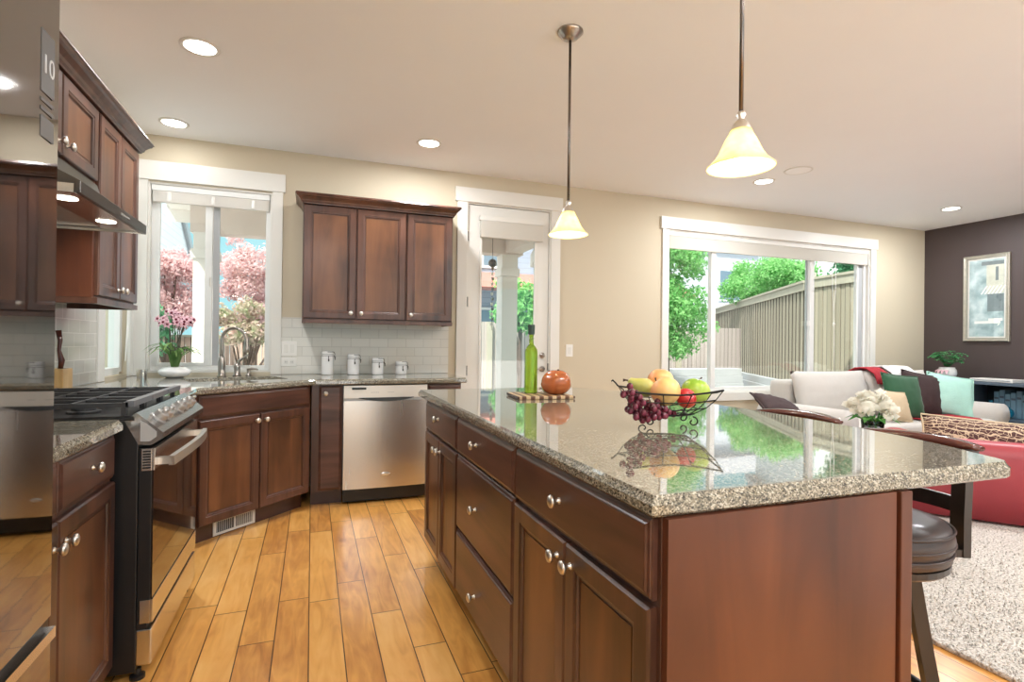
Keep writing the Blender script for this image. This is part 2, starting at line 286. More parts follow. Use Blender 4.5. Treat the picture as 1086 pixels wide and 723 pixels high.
# ------------------------------------------------------------------ mesh helpers
def obj(name, bm, m_, parent=None, loc=None, rot=None, smooth=False):
    me = bpy.data.meshes.new(name); bmesh.ops.recalc_face_normals(bm, faces=bm.faces[:]); bm.to_mesh(me); bm.free()
    ms = m_ if isinstance(m_, (list, tuple)) else [m_]
    for k in ms: me.materials.append(M[k] if isinstance(k, str) else k)
    if smooth:
        for p in me.polygons: p.use_smooth = True
    o = bpy.data.objects.new(name, me); C.objects.link(o)
    if parent: o.parent = parent
    if loc: o.location = loc
    if rot: o.rotation_euler = rot
    return o
def tag(o, label, cat, group=None):
    o['label'] = label; o['category'] = cat
    if group: o['group'] = group
    return o
def thing(name, label, cat, loc=(0, 0, 0), rz=0, group=None):
    o = bpy.data.objects.new(name, None); C.objects.link(o); o.empty_display_size = .05
    o.location = loc; o.rotation_euler = (0, 0, rz); return tag(o, label, cat, group)
def struct(o): o['kind'] = 'structure'; return o
def dup(root, loc, rz=None, label=None):
    r = root.copy(); C.objects.link(r); r.location = loc
    if rz is not None: r.rotation_euler = (0, 0, rz)
    if label: r['label'] = label
    for ch in list(root.children):
        c = ch.copy(); C.objects.link(c); c.parent = r
        for g in list(ch.children):
            d = g.copy(); C.objects.link(d); d.parent = c
    return r
def BM(): return bmesh.new()
def box(bm, x0, x1, y0, y1, z0, z1, bev=0., seg=2, mi=0):
    v = [bm.verts.new(p) for p in ((x0, y0, z0), (x1, y0, z0), (x1, y1, z0), (x0, y1, z0), (x0, y0, z1), (x1, y0, z1), (x1, y1, z1), (x0, y1, z1))]
    fs = [bm.faces.new([v[i] for i in q]) for q in ((3, 2, 1, 0), (4, 5, 6, 7), (0, 1, 5, 4), (1, 2, 6, 5), (2, 3, 7, 6), (3, 0, 4, 7))]
    for f in fs: f.material_index = mi
    if bev > 0:
        es = list({e for f in fs for e in f.edges})
        bmesh.ops.bevel(bm, geom=es, offset=bev, segments=seg, profile=.6, affect='EDGES')
    return bm
def boxes(*bs, bev=0.):
    bm = BM()
    for b in bs: box(bm, *b, bev=bev)
    return bm
def rings(bm, loops, cap0=True, cap1=True, mi=0):
    vs = [[bm.verts.new(p) for p in l] for l in loops]
    n = len(vs[0])
    for a, b in zip(vs, vs[1:]):
        for i in range(n):
            f = bm.faces.new((a[i], a[(i + 1) % n], b[(i + 1) % n], b[i])); f.material_index = mi
    if cap0: bm.faces.new(vs[0][::-1]).material_index = mi
    if cap1: bm.faces.new(vs[-1]).material_index = mi
    return bm
def lathe(bm, prof, n=24, axis='Z', c=(0, 0, 0), mi=0):
    loops = []
    for r, h in prof:
        r = max(r, .0002); l = []
        for k in range(n):
            a = 2 * math.pi * k / n; x, y = r * math.cos(a), r * math.sin(a)
            p = (x, y, h) if axis == 'Z' else ((x, h, y) if axis == 'Y' else (h, x, y))
            l.append((p[0] + c[0], p[1] + c[1], p[2] + c[2]))
        loops.append(l)
    return rings(bm, loops, mi=mi)
def ring_lathe(bm, prof, n=28, c=(0, 0, 0)):
    loops = [[(r * math.cos(2 * math.pi * k / n) + c[0], r * math.sin(2 * math.pi * k / n) + c[1], h + c[2]) for k in range(n)] for r, h in prof]
    return rings(bm, loops + [loops[0]], False, False)
def tube(bm, pts, r, n=10, closed=False, mi=0):
    pts = [Vector(p) for p in pts]; N = len(pts); rs = r if isinstance(r, (list, tuple)) else [r] * N
    t0 = (pts[1] - pts[0]).normalized(); up = Vector((0, 0, 1)) if abs(t0.z) < .9 else Vector((1, 0, 0)); u = t0.cross(up).normalized(); loops = []
    for i, p in enumerate(pts):
        if closed: t = (pts[(i + 1) % N] - pts[i - 1]).normalized()
        else: t = (pts[min(i + 1, N - 1)] - pts[max(i - 1, 0)]).normalized()
        u = (u - t * u.dot(t)); u = u.normalized() if u.length > 1e-6 else t.orthogonal().normalized(); w = t.cross(u)
        loops.append([p + (u * math.cos(2 * math.pi * k / n) + w * math.sin(2 * math.pi * k / n)) * rs[i] for k in range(n)])
    if closed: loops.append(loops[0]); return rings(bm, loops, False, False, mi=mi)
    return rings(bm, loops, mi=mi)
def bar(bm, pts, w, h, mi=0, up=None):
    # rectangular section swept along points: w across, h along 'up'
    pts = [Vector(p) for p in pts]; N = len(pts); loops = []
    for i, p in enumerate(pts):
        t = (pts[min(i + 1, N - 1)] - pts[max(i - 1, 0)]).normalized(); U = Vector(up) if up else Vector((0, 0, 1))
        s = t.cross(U); s = s.normalized() if s.length > 1e-5 else Vector((1, 0, 0)); U = s.cross(t).normalized()
        loops.append([p + s * a * w / 2 + U * b * h / 2 for a, b in ((-1, -1), (1, -1), (1, 1), (-1, 1))])
    return rings(bm, loops, mi=mi)
def prism(bm, poly, z0, z1, mi=0): return rings(bm, [[(x, y, z0) for x, y in poly], [(x, y, z1) for x, y in poly]], mi=mi)
def extr(bm, prof, a0, a1, axis='Y', mi=0):
    # prof (u, z): extrude along axis
    f = (lambda u, z, a: (u, a, z)) if axis == 'Y' else (lambda u, z, a: (a, u, z))
    return rings(bm, [[f(u, z, a0) for u, z in prof], [f(u, z, a1) for u, z in prof]], mi=mi)
def offset(poly, d):
    n = len(poly); out = []
    for i in range(n):
        a, b, c = Vector(poly[i - 1]), Vector(poly[i]), Vector(poly[(i + 1) % n])
        e1 = (b - a).normalized(); e2 = (c - b).normalized(); n1 = Vector((-e1.y, e1.x)); n2 = Vector((-e2.y, e2.x))
        k = (n1 + n2); k = k / max(k.dot(n1), .2) if k.length > 1e-6 else n1
        out.append(tuple(b + k * d))
    return out
def slab(poly, z0, z1, hole=None, r=.010):
    # counter slab (ccw poly) with eased/ogee edge and an optional hole
    bm = BM()
    def loop(p, z): return [bm.verts.new((x, y, z)) for x, y in p]
    spec = [(.006, z0), (0, z0 + .006), (0, z1 - r - .004), (.004, z1 - r), (.008, z1 - r * .55), (.011, z1)]
    ls = [loop(offset(poly, d), z) for d, z in spec]; n = len(poly)
    for a, b in zip(ls, ls[1:]):
        for i in range(n): bm.faces.new((a[i], a[(i + 1) % n], b[(i + 1) % n], b[i]))
    if hole is None: bm.faces.new(ls[-1]); bm.faces.new(ls[0][::-1]); return bm
    ht = loop(hole, z1); hb = loop(hole, z0); k = len(hole)
    for i in range(k): bm.faces.new((hb[i], hb[(i + 1) % k], ht[(i + 1) % k], ht[i]))
    for outer, inner in ((ls[-1], ht), (ls[0], hb)):
        es = []
        for l in (outer, inner):
            for i in range(len(l)):
                e_ = bm.edges.get((l[i], l[(i + 1) % len(l)])) or bm.edges.new((l[i], l[(i + 1) % len(l)])); es.append(e_)
        bmesh.ops.triangle_fill(bm, use_beauty=True, edges=es)
    return bm
def ellip(bm, c, r, nu=16, nv=10, f=None, mi=0):
    loops = []
    for j in range(nv + 1):
        ph = math.pi * j / nv - math.pi / 2; l = []
        for i in range(nu):
            a = 2 * math.pi * i / nu; d = Vector((math.cos(a) * math.cos(ph), math.sin(a) * math.cos(ph), math.sin(ph)))
            if abs(math.cos(ph)) < 1e-6: d = Vector((math.cos(a) * .002, math.sin(a) * .002, d.z))
            if f: d = f(d)
            l.append((c[0] + d.x * r[0], c[1] + d.y * r[1], c[2] + d.z * r[2]))
        loops.append(l)
    return rings(bm, loops, mi=mi)
def leaves(bm, c, rad, n, size, rnd, shell=.55):
    for _ in range(n):
        d = Vector((rnd.gauss(0, 1), rnd.gauss(0, 1), rnd.gauss(0, 1))).normalized(); k = shell + (1 - shell) * rnd.random()
        p = Vector((c[0] + d.x * rad[0] * k, c[1] + d.y * rad[1] * k, c[2] + d.z * rad[2] * k))
        nrm = (d + Vector((rnd.gauss(0, .6), rnd.gauss(0, .6), rnd.gauss(0, .6)))).normalized(); u = nrm.orthogonal().normalized(); w = nrm.cross(u)
        a = rnd.random() * 6.28; u, w = u * math.cos(a) + w * math.sin(a), w * math.cos(a) - u * math.sin(a); s = size * (.6 + .8 * rnd.random())
        bm.faces.new([bm.verts.new(p + q) for q in (-u * s, w * s * .45 + nrm * s * .1, u * s, -w * s * .45 + nrm * s * .1)])
    return bm
def blade(bm, pts, w, n=None, up=(0, 0, 1), mi=0):
    # a tapering strap leaf along pts
    pts = [Vector(p) for p in pts]; N = len(pts); L = []; Rr = []; Mi = []
    for i, p in enumerate(pts):
        t = (pts[min(i + 1, N - 1)] - pts[max(i - 1, 0)]).normalized(); s = t.cross(Vector(up)); s = s.normalized() if s.length > 1e-4 else Vector((1, 0, 0))
        f = i / (N - 1); ww = w * max(.04, math.sin(math.pi * min(1, .25 + .75 * f)) ** .8) / 2; k = s.cross(t).normalized()
        L.append(bm.verts.new(p - s * ww + k * ww * .25)); Mi.append(bm.verts.new(p)); Rr.append(bm.verts.new(p + s * ww + k * ww * .25))
    for i in range(N - 1):
        bm.faces.new((L[i], Mi[i], Mi[i + 1], L[i + 1])).material_index = mi; bm.faces.new((Mi[i], Rr[i], Rr[i + 1], Mi[i + 1])).material_index = mi
    return bm
def text(name, body, size, m_, parent, loc, rot, ext=.0006):
    cu_ = bpy.data.curves.new(name, 'FONT'); cu_.body = body; cu_.size = size; cu_.extrude = ext; cu_.align_x = 'CENTER'; cu_.align_y = 'CENTER'
    t = bpy.data.objects.new(name, cu_); C.objects.link(t); bpy.context.view_layer.update()
    me = bpy.data.meshes.new_from_object(t.evaluated_get(bpy.context.evaluated_depsgraph_get())); bpy.data.objects.remove(t)
    me.materials.clear(); me.materials.append(M[m_]); o = bpy.data.objects.new(name, me); C.objects.link(o); o.parent = parent; o.location = loc; o.rotation_euler = rot; return o

# ------------------------------------------------------------------ the room
WX, WY, EX, SY, CZ = -1.25, 4.695, 7.45, -3.2, 2.71
TH = .16
struct(obj('floor', boxes((WX - .2, EX + .2, SY - .2, WY + .02, -.06, 0)), 'floor'))
struct(obj('ceiling', boxes((WX - 1.3, EX + .4, SY - .30, WY + .45, CZ, CZ + .2)), 'ceil'))  # long left overhang, out of view, added to block sun at the side window
def wall_with_holes(name, a0, a1, z0, z1, holes, along, c0, c1, m_):
    bm = BM(); xs = sorted({a0, a1, *[h[0] for h in holes], *[h[1] for h in holes]}); zs = sorted({z0, z1, *[h[2] for h in holes], *[h[3] for h in holes]})
    for xa, xb in zip(xs, xs[1:]):
        for za, zb in zip(zs, zs[1:]):
            mx_, mz = (xa + xb) / 2, (za + zb) / 2
            if any(h[0] < mx_ < h[1] and h[2] < mz < h[3] for h in holes): continue
            if along == 'X': box(bm, xa, xb, c0, c1, za, zb)
            else: box(bm, c0, c1, xa, xb, za, zb)
    return struct(obj(name, bm, m_))
W1 = (-1.155, -.308, .935, 2.36); D1 = (1.30, 2.125, 0, 2.455); W3 = (3.465, 6.44, .68, 2.395); W2 = (4.10, 4.60, .935, 2.36)
wall_with_holes('wall_back', WX - TH, EX + TH, 0, CZ, [W1, D1, W3], 'X', WY, WY + TH, 'wall')
wall_with_holes('wall_left', SY, WY, 0, CZ, [W2], 'Y', WX - TH, WX, 'wall')
wall_with_holes('wall_right', SY, WY, 0, CZ, [], 'Y', EX, EX + TH, 'brown')
wall_with_holes('wall_front', WX - TH, EX + TH, 0, CZ, [(-1.0, 7.2, .05, 2.55)], 'X', SY - TH, SY, 'wall')  # out-of-view wall; its wide opening is shaped to let in daylight
# backsplash
bm = boxes((-.308 + .075, 1.135, WY - .012, WY - .0005, .917, 1.375)); struct(obj('trim_1', bm, 'tile'))
bm = boxes((WX + .0005, WX + .012, 1.3, 4.0, .917, 1.40)); box(bm, WX + .0005, WX + .012, 2.19, 2.96, 1.40, 1.70); struct(obj('trim_2', bm, 'tileL'))
# baseboards
struct(obj('baseboard_back', boxes((2.235, EX - .015, WY - .015, WY - .0005, 0, .13), bev=.003), 'white'))
struct(obj('baseboard_right', boxes((EX - .015, EX - .0005, SY, WY - .016, 0, .13), bev=.003), 'white'))

def window_root(name, label):
    o = thing(name, label, 'window'); return struct(o)
def sub(o): o['kind'] = 'structure'; return o
# window over the sink
w = window_root('window_1', 'white framed sliding window above the corner kitchen sink')
y1 = WY
bm = boxes((-.308, -.232, y1 - .02, y1 - .0005, .917, 2.37), (-1.232, -1.155, y1 - .02, y1 - .0005, .917, 2.37), bev=.002); obj('side_casing', bm, 'white', w)
obj('header_casing', boxes((-1.245, -.215, y1 - .028, y1 - .0005, 2.37, 2.512), bev=.003), 'white', w)
obj('jamb_liner', boxes((-1.155, -1.14, y1, y1 + .13, .95, 2.345), (-.323, -.308, y1, y1 + .13, .95, 2.345), (-1.155, -.308, y1, y1 + .13, 2.345, 2.36), (-1.155, -.308, y1 - .0, y1 + .13, .935, .95)), 'white', w)
fr = obj('frame', boxes((-1.14, -1.105, y1 + .04, y1 + .10, .95, 2.345), (-.358, -.323, y1 + .04, y1 + .10, .95, 2.345), (-1.105, -.358, y1 + .04, y1 + .10, .95, .985), (-1.105, -.358, y1 + .04, y1 + .10, 2.31, 2.345), bev=.003), 'vinyl', w)
obj('sash', boxes((-.785, -.735, y1 + .035, y1 + .065, .985, 2.31), (-1.105, -1.085, y1 + .035, y1 + .065, .985, 2.31), (-1.085, -.785, y1 + .035, y1 + .065, .985, 1.01), (-1.085, -.785, y1 + .035, y1 + .065, 2.285, 2.31), bev=.003), 'vinyl', w)
obj('meeting_rail', boxes((-.735, -.69, y1 + .07, y1 + .095, .985, 2.31), bev=.003), 'track', w)
obj('pane', boxes((-1.085, -.785, y1 + .048, y1 + .052, 1.01, 2.285)), 'pane', w); obj('pane', boxes((-.69, -.358, y1 + .08, y1 + .084, .985, 2.31)), 'pane', w)
obj('lock', boxes((-.752, -.738, y1 + .02, y1 + .036, 1.60, 1.67), bev=.004), 'nickel', w)
# window on the left wall
w = window_root('window_2', 'tall narrow window on left wall beside the kitchen corner')
x1 = WX
obj('side_casing', boxes((x1 + .0005, x1 + .02, 3.985, 4.10, .917, 2.37), (x1 + .0005, x1 + .02, 4.60, 4.692, .917, 2.37), bev=.002), 'white', w)
obj('header_casing', boxes((x1 + .0005, x1 + .026, 3.97, 4.69, 2.37, 2.512), bev=.003), 'white', w)
obj('frame', boxes((x1 - .10, x1 - .03, 4.10, 4.14, .95, 2.36), (x1 - .10, x1 - .03, 4.55, 4.60, .95, 2.36), (x1 - .10, x1 - .03, 4.14, 4.55, .935, .985), (x1 - .10, x1 - .03, 4.14, 4.55, 2.31, 2.36), bev=.003), 'vinyl', w)
obj('pane', boxes((x1 - .066, x1 - .062, 4.14, 4.55, .985, 2.31)), 'pane', w)
# living room window
w = window_root('window_3', 'wide white three panel window behind the cream sofa')
obj('side_casing', boxes((3.388, 3.465, y1 - .02, y1 - .0005, .68, 2.395), (6.44, 6.53, y1 - .02, y1 - .0005, .68, 2.395), (3.388, 6.53, y1 - .02, y1 - .0005, .59, .68), bev=.002), 'white', w)
obj('header_casing', boxes((3.365, 6.555, y1 - .028, y1 - .0005, 2.395, 2.52), bev=.003), 'white', w)
obj('jamb_liner', boxes((3.465, 3.48, y1, y1 + .13, .695, 2.38), (6.425, 6.44, y1, y1 + .13, .695, 2.38), (3.465, 6.44, y1, y1 + .13, 2.38, 2.395), (3.465, 6.44, y1, y1 + .13, .68, .695)), 'white', w)
obj('frame', boxes((3.48, 3.515, y1 + .04, y1 + .10, .695, 2.38), (6.39, 6.425, y1 + .04, y1 + .10, .695, 2.38), (3.515, 6.39, y1 + .04, y1 + .10, .695, .735), (3.515, 6.39, y1 + .04, y1 + .10, 2.345, 2.38), bev=.003), 'vinyl', w)
obj('mullion', boxes((4.06, 4.12, y1 + .035, y1 + .095, .735, 2.345), bev=.003), 'vinyl', w); obj('mullion', boxes((5.50, 5.55, y1 + .035, y1 + .095, .735, 2.345), (5.555, 5.60, y1 + .065, y1 + .095, .735, 2.345), bev=.003), 'vinyl', w)
obj('track_strip', boxes((4.12, 4.145, y1 + .07, y1 + .095, .735, 2.345)), 'track', w); obj('track_strip', boxes((5.485, 5.50, y1 + .07, y1 + .095, .735, 2.345)), 'track', w)
obj('sash', boxes((6.28, 6.31, y1 + .045, y1 + .085, .735, 2.345), bev=.003), 'vinyl', w); obj('track_strip', boxes((6.31, 6.39, y1 + .06, y1 + .08, .735, 2.345)), 'track', w)
for a, b in ((3.515, 4.06), (4.145, 5.485), (5.60, 6.28)): obj('pane', boxes((a, b, y1 + .07, y1 + .074, .735, 2.345)), 'pane', w)
obj('lock', boxes((5.465, 5.498, y1 + .02, y1 + .05, 1.43, 1.49), bev=.006), 'vinyl', w)
# patio door
d = struct(thing('door_1', 'white full glass patio door between kitchen and window', 'door'))
obj('side_casing', boxes((1.205, 1.30, y1 - .02, y1 - .0005, 0, 2.455), (2.125, 2.22, y1 - .02, y1 - .0005, 0, 2.455), bev=.002), 'white', d)
obj('header_casing', boxes((1.185, 2.24, y1 - .028, y1 - .0005, 2.455, 2.582), bev=.003), 'white', d)
obj('jamb_liner', boxes((1.30, 1.312, y1, y1 + .13, 0, 2.455), (2.113, 2.125, y1, y1 + .13, 0, 2.455), (1.312, 2.113, y1, y1 + .13, 2.443, 2.455)), 'white', d)
obj('door_slab', boxes((1.316, 1.43, y1 + .015, y1 + .06, .01, 2.438), (1.978, 2.109, y1 + .015, y1 + .06, .01, 2.438), (1.43, 1.978, y1 + .015, y1 + .06, .01, .26), (1.43, 1.978, y1 + .015, y1 + .06, 2.30, 2.438)), 'white', d)
obj('glazing_bead', boxes((1.422, 1.445, y1 + .005, y1 + .0149, .245, 2.315), (1.963, 1.986, y1 + .005, y1 + .0149, .245, 2.315), (1.445, 1.963, y1 + .005, y1 + .0149, .245, .268), (1.445, 1.963, y1 + .005, y1 + .0149, 2.292, 2.315), bev=.004), 'white', d)
obj('pane', boxes((1.4305, 1.9775, y1 + .035, y1 + .04, .2605, 2.2995)), 'pane', d)
for z in (.30, .935, 1.556, 2.151): obj('hinge', lathe(BM(), [(0, -.045), (.007, -.045), (.007, .045), (0, .045)], 10, c=(1.309, y1 + .004, z)), 'bronze', d)
bm = BM(); lathe(bm, [(0, 0), (.026, 0), (.028, -.006), (.024, -.014), (.013, -.018), (.012, -.024), (0, -.024)], 20, 'Y', (2.055, y1 + .014, 1.075)); obj('deadbolt', bm, 'faucet', d, smooth=True)
bm = BM(); lathe(bm, [(0, 0), (.028, 0), (.028, -.008), (.012, -.014), (.010, -.045), (0, -.046)], 20, 'Y', (2.055, y1 + .014, .945)); tube(bm, [(2.055, y1 - .030, .945), (2.03, y1 - .034, .952), (1.995, y1 - .034, .946), (1.965, y1 - .032, .938), (1.955, y1 - .030, .95)], [.008, .008, .007, .006, .005]); obj('lever_handle', bm, 'faucet', d, smooth=True)
obj('strike_plate', boxes((2.1095, 2.1125, y1 - .006, y1 + .02, .93, 1.0)), 'bronze', d)

# ------------------------------------------------------------------ cabinet kit
def rect_loft(bm, specs):
    # specs: list of (x0, x1, z0, z1, y) rectangles, closed at both ends
    return rings(bm, [[(x0, y, z0), (x1, y, z0), (x1, y, z1), (x0, y, z1)] for x0, x1, z0, z1, y in specs])
def inset(x0, x1, z0, z1, seq): return [(x0 + i, x1 - i, z0 + i, z1 - i, y) for i, y in seq]
def door_mesh(x0, x1, z0, z1, yb=0., t=.02, fr=.058):
    bm = BM(); yf = yb - t
    rect_loft(bm, inset(x0, x1, z0, z1, [(0, yb), (0, yf + .006), (.002, yf + .003), (.005, yf), (fr - .012, yf), (fr - .009, yf + .003), (fr - .002, yf + .0045), (fr, yf + .0095), (fr + .003, yf + .0115), (fr + .010, yf + .012)])); return bm
def panel_mesh(x0, x1, z0, z1, yb=0., t=.02, fr=.058):
    f = fr + .0095; return boxes((x0 + f, x1 - f, yb - t + .0095, yb - t + .0115, z0 + f, z1 - f))
def drawer_mesh(x0, x1, z0, z1, yb=0., t=.02):
    bm = BM(); yf = yb - t
    rect_loft(bm, inset(x0, x1, z0, z1, [(0, yb), (0, yf + .010), (.003, yf + .008), (.004, yf + .006), (.010, yf + .004), (.013, yf + .001), (.016, yf)])); return bm
KNOB = [(0, 0), (.0085, 0), (.0085, -.003), (.0055, -.006), (.0052, -.014), (.008, -.0165), (.0145, -.019), (.0165, -.023), (.0155, -.0275), (.010, -.0305), (0, -.0318)]
knob_me = None
def knob(parent, x, y, z):
    global knob_me
    if knob_me is None:
        o = obj('knob', lathe(BM(), KNOB, 20, 'Y'), 'nickel', parent, (x, y, z), smooth=True); knob_me = o.data
    else:
        o = bpy.data.objects.new('knob', knob_me); C.objects.link(o); o.parent = parent; o.location = (x, y, z)
    return o
def cabinet(name, label, loc, rz, w_, dep, z0, z1, fronts, toe=True, cat='cabinet', body=None, side='cab'):
    t = thing(name, label, cat, loc, rz)
    obj('cabinet_body', body if body else boxes((0, w_, 0, dep, z0, z1), bev=.0015), side, t)
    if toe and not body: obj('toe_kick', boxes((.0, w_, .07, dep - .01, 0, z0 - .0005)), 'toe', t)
    for k, x0, x1, za, zb, kb in fronts:
        if k == 'door':
            o = obj('door', door_mesh(x0, x1, za, zb), 'cab', t); p = obj('panel', panel_mesh(x0, x1, za, zb), 'panel', o)
        else: o = obj('drawer' if k == 'drawer' else 'false_drawer', drawer_mesh(x0, x1, za, zb), 'cabh', t)
        if kb: knob(o, kb[0], -.0201, kb[1])
    return t
# --- island
g = 'island cabinets'
IX = .605
cabinet('island_cabinet', 'near end island cabinet with one wide drawer above two doors', (IX, 1.545, 0), R(-90), .715, .62, .115, .874,
        [('drawer', .004, .704, .716, .868, (.325, .797)), ('door', .004, .352, .13, .703, (.318, .66)), ('door', .357, .704, .13, .703, (.391, .66))], group if False else True)
cabinet('island_drawer_cabinet', 'middle island cabinet with a stack of three wide drawers', (IX, 2.2465, 0), R(-90), .70, .62, .115, .874,
        [('drawer', .003, .696, .72, .868, (.30, .803)), ('drawer', .003, .696, .402, .712, (.30, .561)), ('drawer', .003, .696, .13, .394, (.30, .234))])
cabinet('island_cabinet', 'far end island cabinet with one narrow drawer above two doors', (IX, 2.925, 0), R(-90), .677, .62, .115, .874,
        [('drawer', .006, .672, .72, .868, (.33, .812)), ('door', .006, .336, .13, .71, (.305, .66)), ('door', .341, .672, .13, .71, (.372, .66))])
t = thing('island_end_panel', 'reddish cherry panel closing the near end of the island', 'panel', (0, 0, 0))
obj('end_panel', boxes((IX + .002, 1.205, .812, .829, .0, .874)), 'redwood', t)
obj('corner_post', boxes((1.212, 1.248, .806, .829, .0, .874), bev=.003), 'redwood', t)
t = tag(obj('island_back_panel', boxes((1.2265, 1.246, .83, 2.925, 0, .874), bev=.002), 'redwood'), 'long cherry panel on the stool side of the island', 'panel')
pts = [(.577, .82), (1.59, .803), (1.612, .812), (1.63, .84), (1.655, .905), (1.70, 1.02), (1.735, 1.14), (1.76, 1.30), (1.78, 1.47), (1.788, 1.65), (1.788, 1.87), (1.78, 2.10), (1.765, 2.37), (1.735, 2.58), (1.69, 2.74), (1.62, 2.91), (1.55, 3.02), (1.47, 3.085), (1.42, 3.095), (.577, 3.095)]
tag(obj('island_countertop', slab(pts, .876, .915, r=.012), 'granite'), 'polished speckled granite top with a bowed seating edge on the island', 'countertop')
# --- left run
cabinet('base_cabinet', 'cherry base cabinet between refrigerator and gas range', (-.635, 1.295, 0), R(90), .885, .61, .105, .874,
        [('drawer', .01, .435, .722, .866, (.22, .80)), ('drawer', .443, .872, .722, .866, (.66, .80)), ('door', .01, .437, .082, .708, (.405, .645)), ('door', .443, .872, .082, .708, (.477, .645))])
poly = [(-1.237, 1.30), (-.615, 1.30), (-.592, 1.302), (-.592, 2.15), (-.60, 2.178), (-.63, 2.186), (-1.237, 2.186)]
tag(obj('countertop', slab(poly, .876, .915), 'granite'), 'small granite counter section between refrigerator and range', 'countertop')
# corner sink base
A = math.sqrt(.5)
t = thing('sink_cabinet', 'angled corner cabinet below the sink with two doors', 'cabinet', (-.62, 3.483, 0), R(45))
def loc45(p):
    dx, dy = p[0] + .62, p[1] - 3.483; return ((dx + dy) * A, (dy - dx) * A)
outer = [loc45(p) for p in [(-.62, 3.483), (-.009, 4.094), (-.009, 4.68), (-1.235, 4.68), (-1.235, 2.965), (-.62, 2.965)]]
inner = offset(outer, .02)
bm = BM(); a = [bm.verts.new((*p, .115)) for p in outer]; b = [bm.verts.new((*p, .874)) for p in outer]; c = [bm.verts.new((*p, .874)) for p in inner]; dd = [bm.verts.new((*p, .135)) for p in inner]; n6 = len(outer)
for i in range(n6):
    j = (i + 1) % n6
    for q in ((a[i], a[j], b[j], b[i]), (b[i], b[j], c[j], c[i]), (c[i], c[j], dd[j], dd[i])): bm.faces.new(q)
bm.faces.new(a[::-1]); bm.faces.new(dd)
obj('cabinet_body', bm, 'cab', t)
bm = BM(); prism(bm, [loc45(p) for p in [(-.70, 3.483 + .015), (-.09 + .03, 4.094 + .045), (-.06, 4.62), (-1.2, 4.62), (-1.2, 2.99), (-.70, 2.99)]], 0, .1145); obj('toe_kick', bm, 'toe', t)
for k, x0, x1, za, zb, kb in [('false', .02, .845, .735, .868, None), ('door', .02, .428, .118, .722, (.398, .682)), ('door', .436, .845, .118, .722, (.466, .682))]:
    o = obj('door' if k == 'door' else 'false_drawer', door_mesh(x0, x1, za, zb) if k == 'door' else drawer_mesh(x0, x1, za, zb), 'cab' if k == 'door' else 'cabh', t)
    if k == 'door': obj('panel', panel_mesh(x0, x1, za, zb), 'panel', o)
    if kb: knob(o, kb[0], -.0201, kb[1])
# register in the toe kick
t = thing('floor_register', 'white metal vent set in the toe kick below the sink', 'vent', (-.545, 3.652, 0), R(44))
bm = BM(); box(bm, 0, .29, -.006, 0, .008, .022); box(bm, 0, .29, -.006, 0, .088, .102); box(bm, 0, .02, -.006, 0, .022, .088); box(bm, .27, .29, -.006, 0, .022, .088); box(bm, .138, .152, -.006, 0, .022, .088)
obj('frame', bm, 'white', t)
for k in range(18):
    x = .028 + k * .0137
    if .130 < x < .16: continue
    obj('louvre', boxes((x - .0022, x + .0022, -.005, -.0015, .022, .088)), 'white' if x > .15 else 'track', t)
obj('backing', boxes((.018, .272, -.001, .0005, .02, .09)), 'black', t)
# back run
cabinet('tray_cabinet', 'slim cherry base cabinet left of the dishwasher', (.002, 4.095, 0), 0, .214, .59, .105, .874, [('drawer', .05, .205, .118, .866, (.094, .813))])
cabinet('base_cabinet', 'narrow cherry base cabinet right of the dishwasher', (.828, 4.095, 0), 0, .27, .59, .105, .874, [('drawer', .012, .262, .735, .862, (.137, .80)), ('door', .012, .262, .118, .722, (.04, .69))])
# L-shaped counter
poly = [(-1.237, 2.957), (-.62, 2.957), (-.592, 2.963), (-.592, 3.43), (-.575, 3.462), (-.012, 4.022), (.03, 4.04), (1.125, 4.043), (1.137, 4.055), (1.137, 4.682), (-1.237, 4.682)]
def rrect(cx, cy, hx, hy, r, rot, n=5):
    o = []
    for sx, sy, a0 in ((1, 1, 0), (-1, 1, 90), (-1, -1, 180), (1, -1, 270)):
        for k in range(n + 1):
            a = R(a0 + 90 * k / n); x = sx * (hx - r) + r * math.cos(a); y = sy * (hy - r) + r * math.sin(a)
            o.append((cx + x * math.cos(rot) - y * math.sin(rot), cy + x * math.sin(rot) + y * math.cos(rot)))
    return o
SK = (-.50, 4.21, R(22))
hole = rrect(SK[0], SK[1], .31, .185, .05, SK[2])
tag(obj('countertop', slab(poly, .876, .915, hole=hole), 'granite'), 'angled granite counter running from range past sink to patio door', 'countertop')
h1 = rrect(SK[0], SK[1], .318, .193, .055, SK[2]); h2 = rrect(SK[0], SK[1], .295, .17, .045, SK[2])
bm = BM(); rings(bm, [[(x, y, .8755) for x, y in rrect(SK[0], SK[1], .33, .205, .06, SK[2])], [(x, y, .8755) for x, y in h1], [(x, y, .71) for x, y in h2]], False, True)
so_ = thing('sink', 'undermount stainless sink bowl in the corner counter', 'sink', (0, 0, 0)); obj('bowl', bm, 'steelh', so_, smooth=False)
obj('drain', lathe(BM(), [(0, .711), (.04, .711), (.04, .714), (.03, .7125), (0, .7125)], 20, c=(SK[0], SK[1], 0)), 'bronze', so_)
